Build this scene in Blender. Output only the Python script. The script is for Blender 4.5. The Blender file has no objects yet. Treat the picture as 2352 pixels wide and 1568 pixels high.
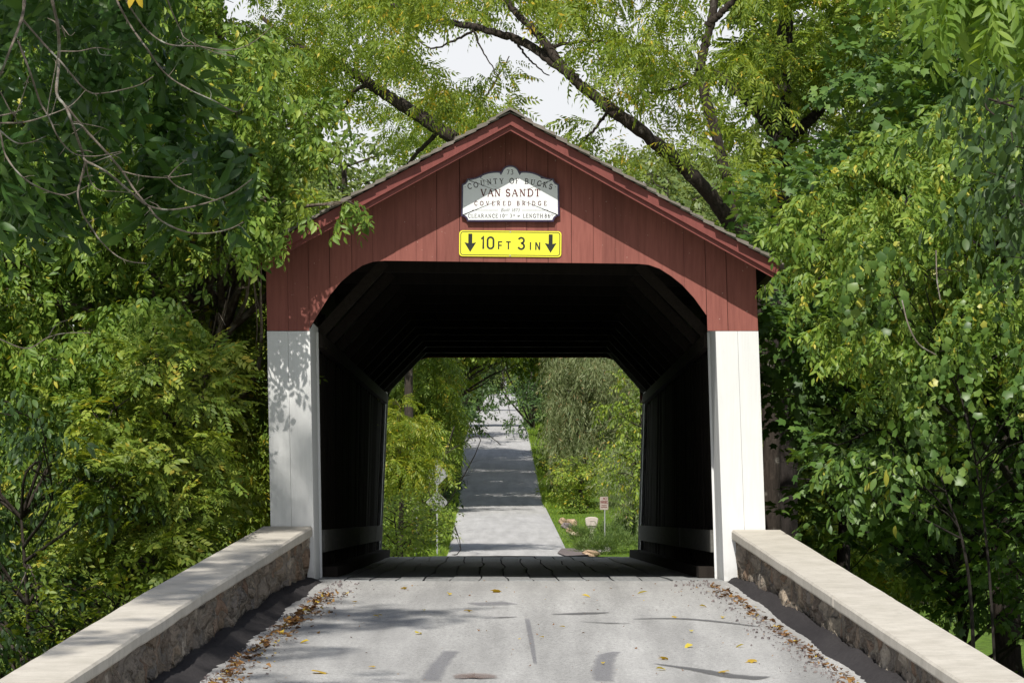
import bpy, math, random
import numpy as np
from mathutils import Vector

# ------------------------------------------------------------------ camera, sky, sun, exposure
sc = bpy.context.scene
COL = sc.collection
F = 10227.0; CX = 1176.0; HY = 1185.0; CAMY = -50.0; CAMZ = 0.72
cam_d = bpy.data.cameras.new('camera')
cam_d.sensor_width = 36.0
cam_d.lens = F / 2352.0 * 36.0
cam_d.shift_y = (HY - 784.0) / 2352.0
cam_d.clip_start = 0.5
cam_d.clip_end = 6000.0
cam = bpy.data.objects.new('camera', cam_d); COL.objects.link(cam)
cam.location = (0, CAMY, CAMZ); cam.rotation_euler = (math.radians(90), 0, 0)
sc.camera = cam

SUN_DIR = Vector((0.107, 0.48, -0.594)).normalized()      # the way the light travels
SUN_EL = math.asin(-SUN_DIR.z)
SUN_AZ = math.atan2(-SUN_DIR.x, -SUN_DIR.y)
sd = bpy.data.lights.new('sun', 'SUN'); sd.energy = 5.0; sd.angle = math.radians(0.53); sd.color = (1.0, 0.955, 0.88)
so = bpy.data.objects.new('sun', sd); COL.objects.link(so)
so.rotation_euler = SUN_DIR.to_track_quat('-Z', 'Y').to_euler()

world = bpy.data.worlds.new('World'); sc.world = world; world.use_nodes = True
nt = world.node_tree; nt.nodes.clear()
wo = nt.nodes.new('ShaderNodeOutputWorld'); wb = nt.nodes.new('ShaderNodeBackground')
sky = nt.nodes.new('ShaderNodeTexSky'); sky.sky_type = 'NISHITA'; sky.sun_disc = False
sky.sun_elevation = SUN_EL; sky.sun_rotation = SUN_AZ; sky.altitude = 100; sky.dust_density = 1.2
tc = nt.nodes.new('ShaderNodeTexCoord'); nz = nt.nodes.new('ShaderNodeTexNoise')
nz.inputs['Scale'].default_value = 6.5; nz.inputs['Detail'].default_value = 7; nz.inputs['Roughness'].default_value = 0.55
rp = nt.nodes.new('ShaderNodeValToRGB'); rp.color_ramp.elements[0].position = 0.24; rp.color_ramp.elements[1].position = 0.40
mp = nt.nodes.new('ShaderNodeMapping'); mp.inputs['Scale'].default_value = (1, 1, 2.2); mp.inputs['Location'].default_value = (0.3, 0.1, 0.2)
mx = nt.nodes.new('ShaderNodeMix'); mx.data_type = 'RGBA'
nt.links.new(tc.outputs['Generated'], mp.inputs['Vector']); nt.links.new(mp.outputs['Vector'], nz.inputs['Vector'])
nt.links.new(nz.outputs['Fac'], rp.inputs['Fac'])
sx = nt.nodes.new('ShaderNodeSeparateXYZ'); nt.links.new(tc.outputs['Generated'], sx.inputs[0])
zr_ = nt.nodes.new('ShaderNodeMapRange'); zr_.inputs['From Min'].default_value = 0.22; zr_.inputs['From Max'].default_value = 0.55; zr_.inputs['To Min'].default_value = 1.0; zr_.inputs['To Max'].default_value = 0.12
nt.links.new(sx.outputs['Z'], zr_.inputs['Value'])
ml = nt.nodes.new('ShaderNodeMath'); ml.operation = 'MULTIPLY'; nt.links.new(rp.outputs['Color'], ml.inputs[0]); nt.links.new(zr_.outputs['Result'], ml.inputs[1])
nt.links.new(ml.outputs[0], mx.inputs['Factor'])
nt.links.new(sky.outputs['Color'], mx.inputs['A']); mx.inputs['B'].default_value = (10.2, 10.4, 10.7, 1)
nt.links.new(mx.outputs['Result'], wb.inputs['Color']); wb.inputs['Strength'].default_value = 0.08
nt.links.new(wb.outputs['Background'], wo.inputs['Surface'])
sc.view_settings.view_transform = 'Standard'; sc.view_settings.look = 'None'
sc.view_settings.exposure = 0.12; sc.view_settings.gamma = 1.0
sc.cycles.max_bounces = 7; sc.cycles.diffuse_bounces = 3; sc.cycles.glossy_bounces = 2
sc.cycles.transmission_bounces = 4; sc.cycles.transparent_max_bounces = 4
sc.cycles.use_denoising = True

# ------------------------------------------------------------------ helpers
def at(px, py, d):
    return np.array([(px - CX) * d / F, d + CAMY, CAMZ + (HY - py) * d / F])

def tag(o, label=None, cat=None, group=None, kind=None):
    if label: o['label'] = label
    if cat: o['category'] = cat
    if group: o['group'] = group
    if kind: o['kind'] = kind
    return o

def empty(name, loc, label, cat, group=None):
    o = bpy.data.objects.new(name, None); COL.objects.link(o); o.location = [float(c) for c in loc]
    o.empty_display_size = 0.2
    return tag(o, label, cat, group)

def mesh_obj(name, V, faces, mat, parent=None, smooth=False, tint=None):
    """V (n,3); faces: ndarray (m,3|4) or list of lists; world coords."""
    V = np.asarray(V, dtype=np.float32)
    if parent is not None:
        base = parent
        off = np.zeros(3)
        while base is not None:
            off += np.array(base.location); base = base.parent
        V = V - off.astype(np.float32)
    me = bpy.data.meshes.new(name)
    if isinstance(faces, np.ndarray):
        m, k = faces.shape
        me.vertices.add(len(V)); me.vertices.foreach_set('co', V.ravel())
        me.loops.add(m * k); me.loops.foreach_set('vertex_index', faces.astype(np.int32).ravel())
        me.polygons.add(m); me.polygons.foreach_set('loop_start', np.arange(0, m * k, k, dtype=np.int32))
        me.update(calc_edges=True)
    else:
        me.from_pydata(V.tolist(), [], faces); me.update()
    if smooth:
        me.polygons.foreach_set('use_smooth', np.ones(len(me.polygons), dtype=bool))
    if tint is not None:
        a = me.attributes.new('tint', 'FLOAT', 'FACE'); a.data.foreach_set('value', tint.astype(np.float32))
    if mat: me.materials.append(mat)
    o = bpy.data.objects.new(name, me); COL.objects.link(o)
    if parent is not None: o.parent = parent
    return o

class MB:
    def __init__(self): self.v = []; self.f = []
    def add(self, vs, fs):
        n = len(self.v); self.v += [tuple(map(float, p)) for p in vs]; self.f += [[n + i for i in f] for f in fs]
        return self
    def hexa(self, p):  # 8 points: bottom ring 0-3, top ring 4-7
        return self.add(p, [(3, 2, 1, 0), (4, 5, 6, 7), (0, 1, 5, 4), (1, 2, 6, 5), (2, 3, 7, 6), (3, 0, 4, 7)])
    def box(self, x0, x1, y0, y1, z0, z1, ny=1):
        ys = np.linspace(y0, y1, ny + 1)
        for a, b in zip(ys[:-1], ys[1:]) if ny == 1 else ():
            self.hexa([(x0, a, z0), (x1, a, z0), (x1, b, z0), (x0, b, z0), (x0, a, z1), (x1, a, z1), (x1, b, z1), (x0, b, z1)])
        if ny > 1:
            vs = []; fs = []
            for y in ys: vs += [(x0, y, z0), (x1, y, z0), (x1, y, z1), (x0, y, z1)]
            for i in range(ny):
                a = 4 * i; b = a + 4
                for j in range(4):
                    k = (j + 1) % 4
                    fs.append((a + j, b + j, b + k, a + k))
            fs += [(0, 1, 2, 3), (4 * ny + 3, 4 * ny + 2, 4 * ny + 1, 4 * ny)]
            self.add(vs, fs)
        return self
    def prism_y(self, poly, y0, y1):  # polygon in x,z extruded along y
        n = len(poly)
        vs = [(x, y0, z) for x, z in poly] + [(x, y1, z) for x, z in poly]
        fs = [list(range(n)), list(range(2 * n - 1, n - 1, -1))]
        fs += [(i, n + i, n + (i + 1) % n, (i + 1) % n) for i in range(n)]
        return self.add(vs, fs)
    def beam(self, p, q, w, h, up=(0, 0, 1)):
        p = Vector(p); q = Vector(q); d = (q - p).normalized(); u = Vector(up)
        s = d.cross(u).normalized() * (w / 2); t = s.cross(d).normalized() * (h / 2)
        return self.hexa([p - s - t, p + s - t, q + s - t, q - s - t, p - s + t, p + s + t, q + s + t, q - s + t])
    def tube(self, pts, rad, n=8):
        vs, fs = tube_arrays(pts, rad, n); return self.add(vs, fs.tolist())
    def build(self, name, mat, parent=None, warp=None, smooth=False, bevel=0, tris=False):
        V = np.array(self.v)
        if warp is not None: V = warp(V)
        o = mesh_obj(name, V, self.f, mat, parent, smooth)
        if bevel:
            b = o.modifiers.new('bevel', 'BEVEL'); b.width = bevel; b.segments = 2; b.limit_method = 'ANGLE'
        return o

def tube_arrays(pts, rad, n=8):
    P = np.array([list(p) for p in pts], dtype=float); m = len(P)
    R = np.broadcast_to(np.array(rad, dtype=float), (m,)) if np.ndim(rad) else np.full(m, float(rad))
    T = np.gradient(P, axis=0); T /= np.linalg.norm(T, axis=1, keepdims=True) + 1e-9
    ref = np.array([0.31, 0.83, 0.17]); ref = ref / np.linalg.norm(ref)
    A = np.cross(T, ref); A /= np.linalg.norm(A, axis=1, keepdims=True) + 1e-9
    B = np.cross(T, A)
    an = np.arange(n) * 2 * math.pi / n
    V = (P[:, None, :] + R[:, None, None] * (np.cos(an)[None, :, None] * A[:, None, :] + np.sin(an)[None, :, None] * B[:, None, :])).reshape(-1, 3)
    i = np.arange(m - 1)[:, None] * n; j = np.arange(n)[None, :]; k = (j + 1) % n
    Fq = np.stack([i + j, i + k, i + n + k, i + n + j], -1).reshape(-1, 4)
    return V, Fq

def curve_pts(ctrl, n=24):
    """Catmull-Rom through the control points."""
    C = np.array([list(c) for c in ctrl], dtype=float)
    C = np.vstack([2 * C[0] - C[1], C, 2 * C[-1] - C[-2]])
    out = []; segs = len(C) - 3; per = max(2, n // segs)
    for s in range(segs):
        p0, p1, p2, p3 = C[s:s + 4]
        for t in np.linspace(0, 1, per, endpoint=False):
            out.append(0.5 * (2 * p1 + (p2 - p0) * t + (2 * p0 - 5 * p1 + 4 * p2 - p3) * t * t + (3 * p1 - p0 - 3 * p2 + p3) * t ** 3))
    out.append(C[-2]); return np.array(out)

# ------------------------------------------------------------------ materials
class NT:
    def __init__(self, name):
        self.m = bpy.data.materials.new(name); self.m.use_nodes = True; self.t = self.m.node_tree; self.t.nodes.clear()
        self.out = self.n('ShaderNodeOutputMaterial')
    def n(self, typ, **kw):
        x = self.t.nodes.new(typ)
        for k, v in kw.items(): setattr(x, k, v)
        return x
    def l(self, a, b): self.t.links.new(a, b)
    def noise(self, scale, detail=5, rough=0.55, vec=None, dist=0.0):
        x = self.n('ShaderNodeTexNoise'); x.inputs['Scale'].default_value = scale; x.inputs['Detail'].default_value = detail
        x.inputs['Roughness'].default_value = rough; x.inputs['Distortion'].default_value = dist
        if vec is not None: self.l(vec, x.inputs['Vector'])
        return x.outputs['Fac']
    def coord(self, scale=(1, 1, 1)):
        c = self.n('ShaderNodeTexCoord'); m = self.n('ShaderNodeMapping'); m.inputs['Scale'].default_value = scale
        self.l(c.outputs['Object'], m.inputs['Vector']); return m.outputs['Vector']
    def ramp(self, fac, stops, interp='LINEAR'):
        r = self.n('ShaderNodeValToRGB'); r.color_ramp.interpolation = interp
        e = r.color_ramp.elements
        while len(e) < len(stops): e.new(0.5)
        for el, (p, c) in zip(e, stops):
            el.position = p; el.color = tuple(c) + (1,) if not np.isscalar(c) else (c, c, c, 1)
        self.l(fac, r.inputs['Fac']); return r.outputs['Color']
    def mix(self, fac, a, b, mode='MIX'):
        x = self.n('ShaderNodeMix', data_type='RGBA', blend_type=mode)
        for s, v in (('Factor', fac), ('A', a), ('B', b)):
            if isinstance(v, bpy.types.NodeSocket): self.l(v, x.inputs[s])
            elif np.isscalar(v): x.inputs[s].default_value = v if s == 'Factor' else (v, v, v, 1)
            else: x.inputs[s].default_value = tuple(v) + (1,)
        return x.outputs['Result']
    def math(self, op, a, b=0.0):
        x = self.n('ShaderNodeMath', operation=op)
        for i, v in enumerate((a, b)):
            if isinstance(v, bpy.types.NodeSocket): self.l(v, x.inputs[i])
            else: x.inputs[i].default_value = v
        return x.outputs[0]
    def bump(self, h, strength=0.3, dist=0.02):
        b = self.n('ShaderNodeBump'); b.inputs['Strength'].default_value = strength; b.inputs['Distance'].default_value = dist
        self.l(h, b.inputs['Height']); return b.outputs['Normal']
    def bsdf(self, color, rough=0.7, spec=0.3, metal=0.0, normal=None):
        p = self.n('ShaderNodeBsdfPrincipled')
        if isinstance(color, bpy.types.NodeSocket): self.l(color, p.inputs['Base Color'])
        else: p.inputs['Base Color'].default_value = tuple(color) + (1,)
        if isinstance(rough, bpy.types.NodeSocket): self.l(rough, p.inputs['Roughness'])
        else: p.inputs['Roughness'].default_value = rough
        p.inputs['Specular IOR Level'].default_value = spec; p.inputs['Metallic'].default_value = metal
        if normal is not None: self.l(normal, p.inputs['Normal'])
        self.l(p.outputs[0], self.out.inputs['Surface']); return p

def simple_mat(name, col, rough=0.6, spec=0.3, var=0.15, scale=8.0, metal=0.0, bump=0.1):
    k = NT(name); v = k.coord(); f = k.noise(scale, 5, 0.6, v)
    c = k.ramp(f, [(0.3, [x * (1 - var) for x in col]), (0.7, [min(1, x * (1 + var)) for x in col])])
    k.bsdf(c, rough, spec, metal, k.bump(f, bump, 0.01)); return k.m

def painted_board(name, col, dark, chips, rough=0.65, chip_amt=0.72, board=0.0):
    k = NT(name); v = k.coord((9, 9, 0.7)); v2 = k.coord((1, 1, 1)); v3 = k.coord((3.9, 0, 0))
    streak = k.noise(3.0, 6, 0.65, v); blot = k.noise(1.6, 4, 0.6, v2); fine = k.noise(60, 4, 0.6, v)
    c = k.ramp(streak, [(0.25, dark), (0.55, col), (0.85, [x * 1.12 for x in col])])
    c = k.mix(k.math('MULTIPLY', blot, 0.5), c, [x * 0.82 for x in col])
    sp = k.noise(26, 3, 0.5, v2)
    chip = k.ramp(sp, [(chip_amt, 0.0), (chip_amt + 0.02, 1.0)])
    c = k.mix(chip, c, chips)
    if board:
        co = k.n('ShaderNodeTexCoord'); sx_ = k.n('ShaderNodeSeparateXYZ'); k.l(co.outputs['Object'], sx_.inputs[0])
        fl = k.math('FLOOR', k.math('DIVIDE', sx_.outputs['X'], 0.252)); wn_ = k.n('ShaderNodeTexWhiteNoise', noise_dimensions='1D'); k.l(fl, wn_.inputs['W'])
        c = k.mix(1.0, c, k.ramp(wn_.outputs['Value'], [(0.0, 1 - board), (1.0, 1 + board)]), 'MULTIPLY')
        dirt = k.math('MULTIPLY', k.ramp(sx_.outputs['Z'], [(0.0, 1.0), (0.25, 0.0)]), k.ramp(k.noise(5, 6, 0.7, v2), [(0.4, 0.0), (0.75, 0.55)]))
        c = k.mix(dirt, c, (0.24, 0.22, 0.17))
    h = k.mix(0.5, streak, fine)
    k.bsdf(c, rough, 0.3, 0, k.bump(h, 0.25, 0.006)); return k.m

def wood_mat(name, col, rough=0.75, spec=0.25, axis=(8, 0.6, 8)):
    k = NT(name); v = k.coord(axis); g = k.noise(2.5, 7, 0.7, v); b = k.noise(0.9, 3, 0.6, k.coord())
    c = k.ramp(g, [(0.25, [x * 0.5 for x in col]), (0.6, col), (0.85, [x * 1.4 for x in col])])
    c = k.mix(k.math('MULTIPLY', b, 0.6), c, [x * 0.55 for x in col])
    k.bsdf(c, rough, spec, 0, k.bump(g, 0.3, 0.008)); return k.m

def leaf_mat(name, dark, mid, light, accent=None, acc_at=0.985, trans=0.28, rough=0.48, spec=0.34, tr_gain=1.5):
    k = NT(name)
    a = k.n('ShaderNodeAttribute'); a.attribute_name = 'tint'
    oi = k.n('ShaderNodeObjectInfo')
    f = a.outputs['Fac']
    stops = [(0.0, dark), (0.5, mid), (0.94, light)]
    if accent is not None: stops += [(acc_at, light), (min(1.0, acc_at + 0.008), accent)]
    c = k.ramp(f, stops)
    p = k.n('ShaderNodeBsdfPrincipled'); k.l(c, p.inputs['Base Color'])
    p.inputs['Roughness'].default_value = rough; p.inputs['Specular IOR Level'].default_value = spec
    tr = k.n('ShaderNodeBsdfTranslucent')
    tc_ = k.mix(1.0, c, (1.25 * tr_gain, 1.15 * tr_gain, 0.45 * tr_gain), 'MULTIPLY'); k.l(tc_, tr.inputs['Color'])
    ms = k.n('ShaderNodeMixShader'); ms.inputs[0].default_value = trans
    k.l(p.outputs[0], ms.inputs[1]); k.l(tr.outputs[0], ms.inputs[2]); k.l(ms.outputs[0], k.out.inputs['Surface'])
    return k.m

def bark_mat(name, col, lichen=(0.3, 0.3, 0.26), amt=0.5):
    k = NT(name); v = k.coord((14, 14, 3)); g = k.noise(2.0, 7, 0.7, v, 0.6); b = k.noise(5, 5, 0.6, k.coord())
    c = k.ramp(g, [(0.3, [x * 0.35 for x in col]), (0.62, col)])
    c = k.mix(k.ramp(b, [(amt, 0.0), (amt + 0.12, 1.0)]), c, lichen)
    k.bsdf(c, 0.9, 0.15, 0, k.bump(g, 0.9, 0.03)); return k.m

M = {}
M['red'] = painted_board('red_barn_paint', (0.265, 0.092, 0.073), (0.180, 0.056, 0.046), (0.40, 0.25, 0.21), 0.8, 0.705, 0.14)
M['red_trim'] = painted_board('red_trim_paint', (0.205, 0.058, 0.049), (0.155, 0.04, 0.035), (0.3, 0.12, 0.1), 0.55, 0.76)
M['white'] = painted_board('white_board_paint', (0.74, 0.745, 0.74), (0.675, 0.68, 0.675), (0.50, 0.49, 0.46), 0.65, 0.74, 0.03)
M['dull_white'] = painted_board('worn_white_paint', (0.5, 0.5, 0.47), (0.36, 0.36, 0.34), (0.25, 0.23, 0.2), 0.7, 0.7)
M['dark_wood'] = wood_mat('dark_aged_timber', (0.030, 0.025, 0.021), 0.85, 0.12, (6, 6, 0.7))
M['brace_wood'] = wood_mat('brown_aged_timber', (0.048, 0.039, 0.032), 0.8, 0.12)
M['deck'] = wood_mat('weathered_deck_plank', (0.34, 0.35, 0.35), 0.55, 0.45, (9, 0.5, 9))
M['rail'] = wood_mat('greyed_rail_board', (0.17, 0.165, 0.15), 0.75, 0.2, (6, 0.8, 6))
M['shake'] = wood_mat('cedar_shake', (0.235, 0.21, 0.18), 0.85, 0.15, (5, 1.0, 5))
M['metal'] = simple_mat('galvanised_metal', (0.42, 0.43, 0.44), 0.45, 0.5, 0.1, 20, 0.6)

def asphalt_mat(name, base, lo, grain=1.0, track=0.0):
    k = NT(name); v = k.coord()
    g = k.noise(90, 3, 0.7, v); g2 = k.noise(30, 4, 0.65, v); b = k.noise(0.8, 6, 0.65, k.coord((1, 0.5, 1))); w = k.noise(1.3, 4, 0.6, k.coord((1.6, 0.09, 1)))
    vo = k.n('ShaderNodeTexVoronoi'); vo.inputs['Scale'].default_value = 70; k.l(v, vo.inputs['Vector'])
    c = k.ramp(k.mix(0.45, g, g2), [(0.36, [x * 0.5 for x in base]), (0.5, base), (0.64, [x * 1.4 for x in base])])
    c = k.mix(k.ramp(b, [(0.42, 0.0), (0.7, 0.8)]), c, lo)
    c = k.mix(track, c, k.ramp(w, [(0.35, 0.72), (0.65, 1.18)]), 'MULTIPLY')
    st = k.ramp(k.noise(3.2, 7, 0.7, v, 0.5), [(0.60, 0.0), (0.74, 0.55)]); c = k.mix(st, c, [x * 0.55 for x in base])
    sp = k.ramp(k.noise(55, 2, 0.5, v), [(0.655, 0.0), (0.70, 0.75)])
    c = k.mix(sp, c, [x * 0.28 for x in base])
    k.bsdf(c, 0.88, 0.2, 0, k.bump(k.mix(0.5, g, vo.outputs['Distance']), 0.5, 0.01)); return k.m
M['asphalt'] = asphalt_mat('worn_pale_asphalt', (0.36, 0.357, 0.348), (0.285, 0.282, 0.276), 1.0, 0.8)
M['asphalt_far'] = asphalt_mat('far_lane_asphalt', (0.42, 0.415, 0.41), (0.35, 0.345, 0.34), 1.0, 0.5)
M['tar'] = asphalt_mat('dark_tar', (0.038, 0.035, 0.036), (0.022, 0.020, 0.022), 1.0, 0.6)
def mark_mat(name, col, lo, hi, amt, scale=18):
    k = NT(name); v = k.coord(); a = k.n('ShaderNodeAttribute'); a.attribute_name = 'fade'
    f = k.math('ADD', k.math('MULTIPLY', a.outputs['Fac'], 0.75), k.math('MULTIPLY', k.noise(scale, 5, 0.7, v), 0.6))
    f = k.math('MULTIPLY', k.ramp(f, [(lo, 0.0), (hi, 1.0)]), amt)
    p = k.n('ShaderNodeBsdfPrincipled'); p.inputs['Roughness'].default_value = 0.8
    g = k.noise(120, 3, 0.7, v); c = k.ramp(g, [(0.35, [x * 0.6 for x in col]), (0.65, [x * 1.3 for x in col])]); k.l(c, p.inputs['Base Color'])
    tr = k.n('ShaderNodeBsdfTransparent'); ms = k.n('ShaderNodeMixShader'); k.l(f, ms.inputs[0]); k.l(tr.outputs[0], ms.inputs[1]); k.l(p.outputs[0], ms.inputs[2]); k.l(ms.outputs[0], k.out.inputs['Surface']); return k.m
M['streak'] = mark_mat('dark_streak', (0.11, 0.11, 0.112), 0.35, 0.75, 0.7)
M['tyre'] = mark_mat('tyre_polished_asphalt', (0.19, 0.19, 0.21), 0.4, 1.15, 0.45, 40)
M['patch'] = mark_mat('brown_patch', (0.22, 0.165, 0.145), 0.75, 1.0, 0.55, 12)
M['drive'] = asphalt_mat('brown_drive_asphalt', (0.17, 0.145, 0.14), (0.13, 0.11, 0.11))

def stone_wall_mat():
    k = NT('rubble_stone'); v = k.coord((1.0, 1.0, 1.35)); wn = k.noise(5, 4, 0.6, v)
    vv = k.n('ShaderNodeVectorMath', operation='MULTIPLY_ADD')
    vt = k.n('ShaderNodeCombineXYZ'); k.l(wn, vt.inputs[0]); k.l(wn, vt.inputs[1]); k.l(wn, vt.inputs[2])
    k.l(vt.outputs[0], vv.inputs[0]); vv.inputs[1].default_value = (0.30, 0.30, 0.30); k.l(v, vv.inputs[2])
    vo = k.n('ShaderNodeTexVoronoi'); vo.inputs['Scale'].default_value = 3.1; k.l(vv.outputs[0], vo.inputs['Vector'])
    ve = k.n('ShaderNodeTexVoronoi', feature='DISTANCE_TO_EDGE'); ve.inputs['Scale'].default_value = 3.1; k.l(vv.outputs[0], ve.inputs['Vector'])
    sp = k.n('ShaderNodeSeparateColor'); k.l(vo.outputs['Color'], sp.inputs[0])
    c = k.ramp(sp.outputs[0], [(0.0, (0.166, 0.134, 0.109)), (0.25, (0.333, 0.275, 0.218)), (0.45, (0.218, 0.198, 0.179)), (0.6, (0.422, 0.346, 0.262)), (0.75, (0.250, 0.165, 0.115)), (0.88, (0.256, 0.218, 0.166)), (1.0, (0.486, 0.422, 0.346))])
    n2 = k.noise(22, 6, 0.65, v)
    c = k.mix(0.75, c, k.ramp(n2, [(0.25, 0.35), (0.75, 1.35)]), 'MULTIPLY')
    mort = k.ramp(ve.outputs['Distance'], [(0.015, 1.0), (0.06, 0.0)])
    c = k.mix(mort, c, k.ramp(n2, [(0.3, (0.17, 0.15, 0.12)), (0.7, (0.32, 0.28, 0.23))]))
    h = k.mix(0.35, k.ramp(ve.outputs['Distance'], [(0.0, 0.0), (0.2, 1.0)]), n2)
    k.bsdf(c, 0.9, 0.2, 0, k.bump(h, 1.0, 0.09)); return k.m
M['stone'] = stone_wall_mat()

def concrete_mat():
    k = NT('cast_concrete'); v = k.coord((1, 1, 1)); a = k.noise(3, 6, 0.6, v); f = k.noise(90, 3, 0.6, v); s = k.noise(2.0, 5, 0.6, k.coord((1.5, 22, 2)))
    c = k.ramp(a, [(0.3, (0.435, 0.405, 0.35)), (0.7, (0.545, 0.51, 0.45))])
    c = k.mix(0.5, c, k.ramp(f, [(0.3, 0.82), (0.7, 1.12)]), 'MULTIPLY')
    c = k.mix(0.5, c, k.ramp(s, [(0.35, 0.82), (0.65, 1.08)]), 'MULTIPLY')
    c = k.mix(k.ramp(k.noise(7, 7, 0.75, v), [(0.52, 0.0), (0.72, 0.65)]), c, (0.33, 0.31, 0.27))
    k.bsdf(c, 0.85, 0.25, 0, k.bump(k.mix(0.5, f, s), 0.25, 0.006)); return k.m
M['concrete'] = concrete_mat()

def ground_mat():
    k = NT('earth_and_grass'); v = k.coord(); a = k.noise(0.35, 6, 0.65, v); b = k.noise(6, 6, 0.7, v)
    c = k.ramp(b, [(0.3, (0.045, 0.075, 0.014)), (0.55, (0.10, 0.17, 0.025)), (0.75, (0.17, 0.24, 0.04))])
    c = k.mix(k.ramp(a, [(0.62, 0.0), (0.75, 0.7)]), c, (0.09, 0.065, 0.04))
    k.bsdf(c, 0.95, 0.1, 0, k.bump(b, 0.8, 0.08)); return k.m
M['ground'] = ground_mat()
def water_mat():
    k = NT('creek_water'); n = k.noise(4, 4, 0.5, k.coord()); k.bsdf((0.03, 0.035, 0.02), 0.08, 0.5, 0, k.bump(n, 0.15, 0.05)); return k.m
M['water'] = water_mat()

L = {}
L['elder'] = leaf_mat('box_elder_leaf', (0.072, 0.140, 0.022), (0.147, 0.238, 0.035), (0.275, 0.352, 0.062), (0.46, 0.42, 0.06), 0.988)
L['elder_far'] = leaf_mat('roadside_elder_leaf', (0.094, 0.154, 0.022), (0.176, 0.259, 0.033), (0.297, 0.341, 0.050), (0.45, 0.36, 0.04), 0.985)
L['walnut'] = leaf_mat('walnut_leaf', (0.095, 0.155, 0.020), (0.175, 0.25, 0.03), (0.30, 0.36, 0.05), (0.56, 0.42, 0.05), 0.975, 0.40)
L['locust'] = leaf_mat('locust_leaf', (0.084, 0.146, 0.020), (0.179, 0.246, 0.034), (0.325, 0.370, 0.062), (0.42, 0.36, 0.05), 0.98)
L['maple'] = leaf_mat('maple_leaf', (0.042, 0.095, 0.020), (0.080, 0.155, 0.030), (0.140, 0.230, 0.045), None, 1, 0.26)
L['vine'] = leaf_mat('grape_leaf', (0.055, 0.115, 0.024), (0.10, 0.18, 0.035), (0.185, 0.265, 0.055), (0.40, 0.40, 0.07), 0.985, 0.28, 0.42, 0.42)
L['ash'] = leaf_mat('ash_leaf', (0.030, 0.075, 0.018), (0.055, 0.12, 0.026), (0.10, 0.18, 0.035), None, 1, 0.3, 0.42, 0.4)
L['pale'] = leaf_mat('pale_hickory_leaf', (0.10, 0.18, 0.03), (0.16, 0.26, 0.045), (0.24, 0.34, 0.07), None, 1, 0.45)
L['willow'] = leaf_mat('willow_leaf', (0.10, 0.145, 0.055), (0.19, 0.23, 0.10), (0.32, 0.34, 0.18), (0.42, 0.25, 0.12), 0.992, 0.25)
L['bg'] = leaf_mat('distant_leaf', (0.090, 0.140, 0.045), (0.150, 0.205, 0.060), (0.230, 0.280, 0.080), None, 1, 0.3)
L['yellow'] = leaf_mat('yellowing_leaf', (0.13, 0.20, 0.02), (0.225, 0.28, 0.03), (0.40, 0.38, 0.04), (0.50, 0.36, 0.04), 0.975, 0.4)
L['dark'] = leaf_mat('deep_green_leaf', (0.028, 0.06, 0.018), (0.05, 0.095, 0.026), (0.085, 0.145, 0.035), None, 1, 0.25)
L['juniper'] = leaf_mat('juniper_leaf', (0.06, 0.11, 0.03), (0.12, 0.19, 0.05), (0.20, 0.27, 0.07), None, 1, 0.2)
L['grass'] = leaf_mat('grass_blade', (0.10, 0.19, 0.018), (0.19, 0.30, 0.03), (0.31, 0.40, 0.06), None, 1, 0.4)
L['litter'] = leaf_mat('dry_leaf', (0.07, 0.035, 0.018), (0.18, 0.085, 0.03), (0.34, 0.19, 0.05), (0.50, 0.36, 0.05), 0.9, 0.15)
L['fallen'] = leaf_mat('fallen_yellow_leaf', (0.40, 0.24, 0.03), (0.50, 0.36, 0.04), (0.55, 0.46, 0.06), None, 1, 0.2)
M['bark'] = bark_mat('dark_bark', (0.062, 0.050, 0.041), (0.19, 0.175, 0.15), 0.60)
M['bark_black'] = bark_mat('blackish_bark', (0.045, 0.038, 0.034), (0.10, 0.09, 0.08), 0.66)
M['bark_pale'] = bark_mat('pale_bark', (0.20, 0.16, 0.125), (0.34, 0.31, 0.27), 0.55)
M['twig'] = bark_mat('grey_twig_bark', (0.24, 0.20, 0.165), (0.36, 0.36, 0.32), 0.56)

# ------------------------------------------------------------------ setting: terrain and roads
RY = [-400, -120, -60, -35, -20, -11, -6, -3, 0, 29.6, 45, 75, 126, 205, 291, 490, 800, 1300, 3000]
RZ = [-1.7, -1.6, -1.5, -1.42, -1.15, -0.73, -0.36, -0.15, -0.006, -0.006, -0.5, -1.5, -0.83, 1.47, 7.22, 13.66, 24, 27, 40]
def road_z(y): return np.interp(y, RY, RZ)
def road_x(y): return np.interp(y, [-60, 29.6, 126, 205, 291, 490, 800, 1300], [0.08, -0.05, -0.19, -0.65, -1.2, -1.7, -1.75, -1.5])
def sstep(t): t = np.clip(t, 0, 1); return t * t * (3 - 2 * t)
# inner faces of the two parapets (the walls flare out towards the camera)
WEND = -21.0
def wall_in(y, side):  # x of the coping's inner edge
    return (-2.24 + 0.0731 * y) if side < 0 else (2.46 - 0.0786 * y)
def cop_z(y, side):
    return np.interp(y, [-24, -16, -8.7, 0], [-1.15, -0.55, 0.005, 0.61]) if side < 0 else np.interp(y, [-24, -14.5, -7.6, 0], [-1.25, -0.61, -0.043, 0.57])

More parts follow.
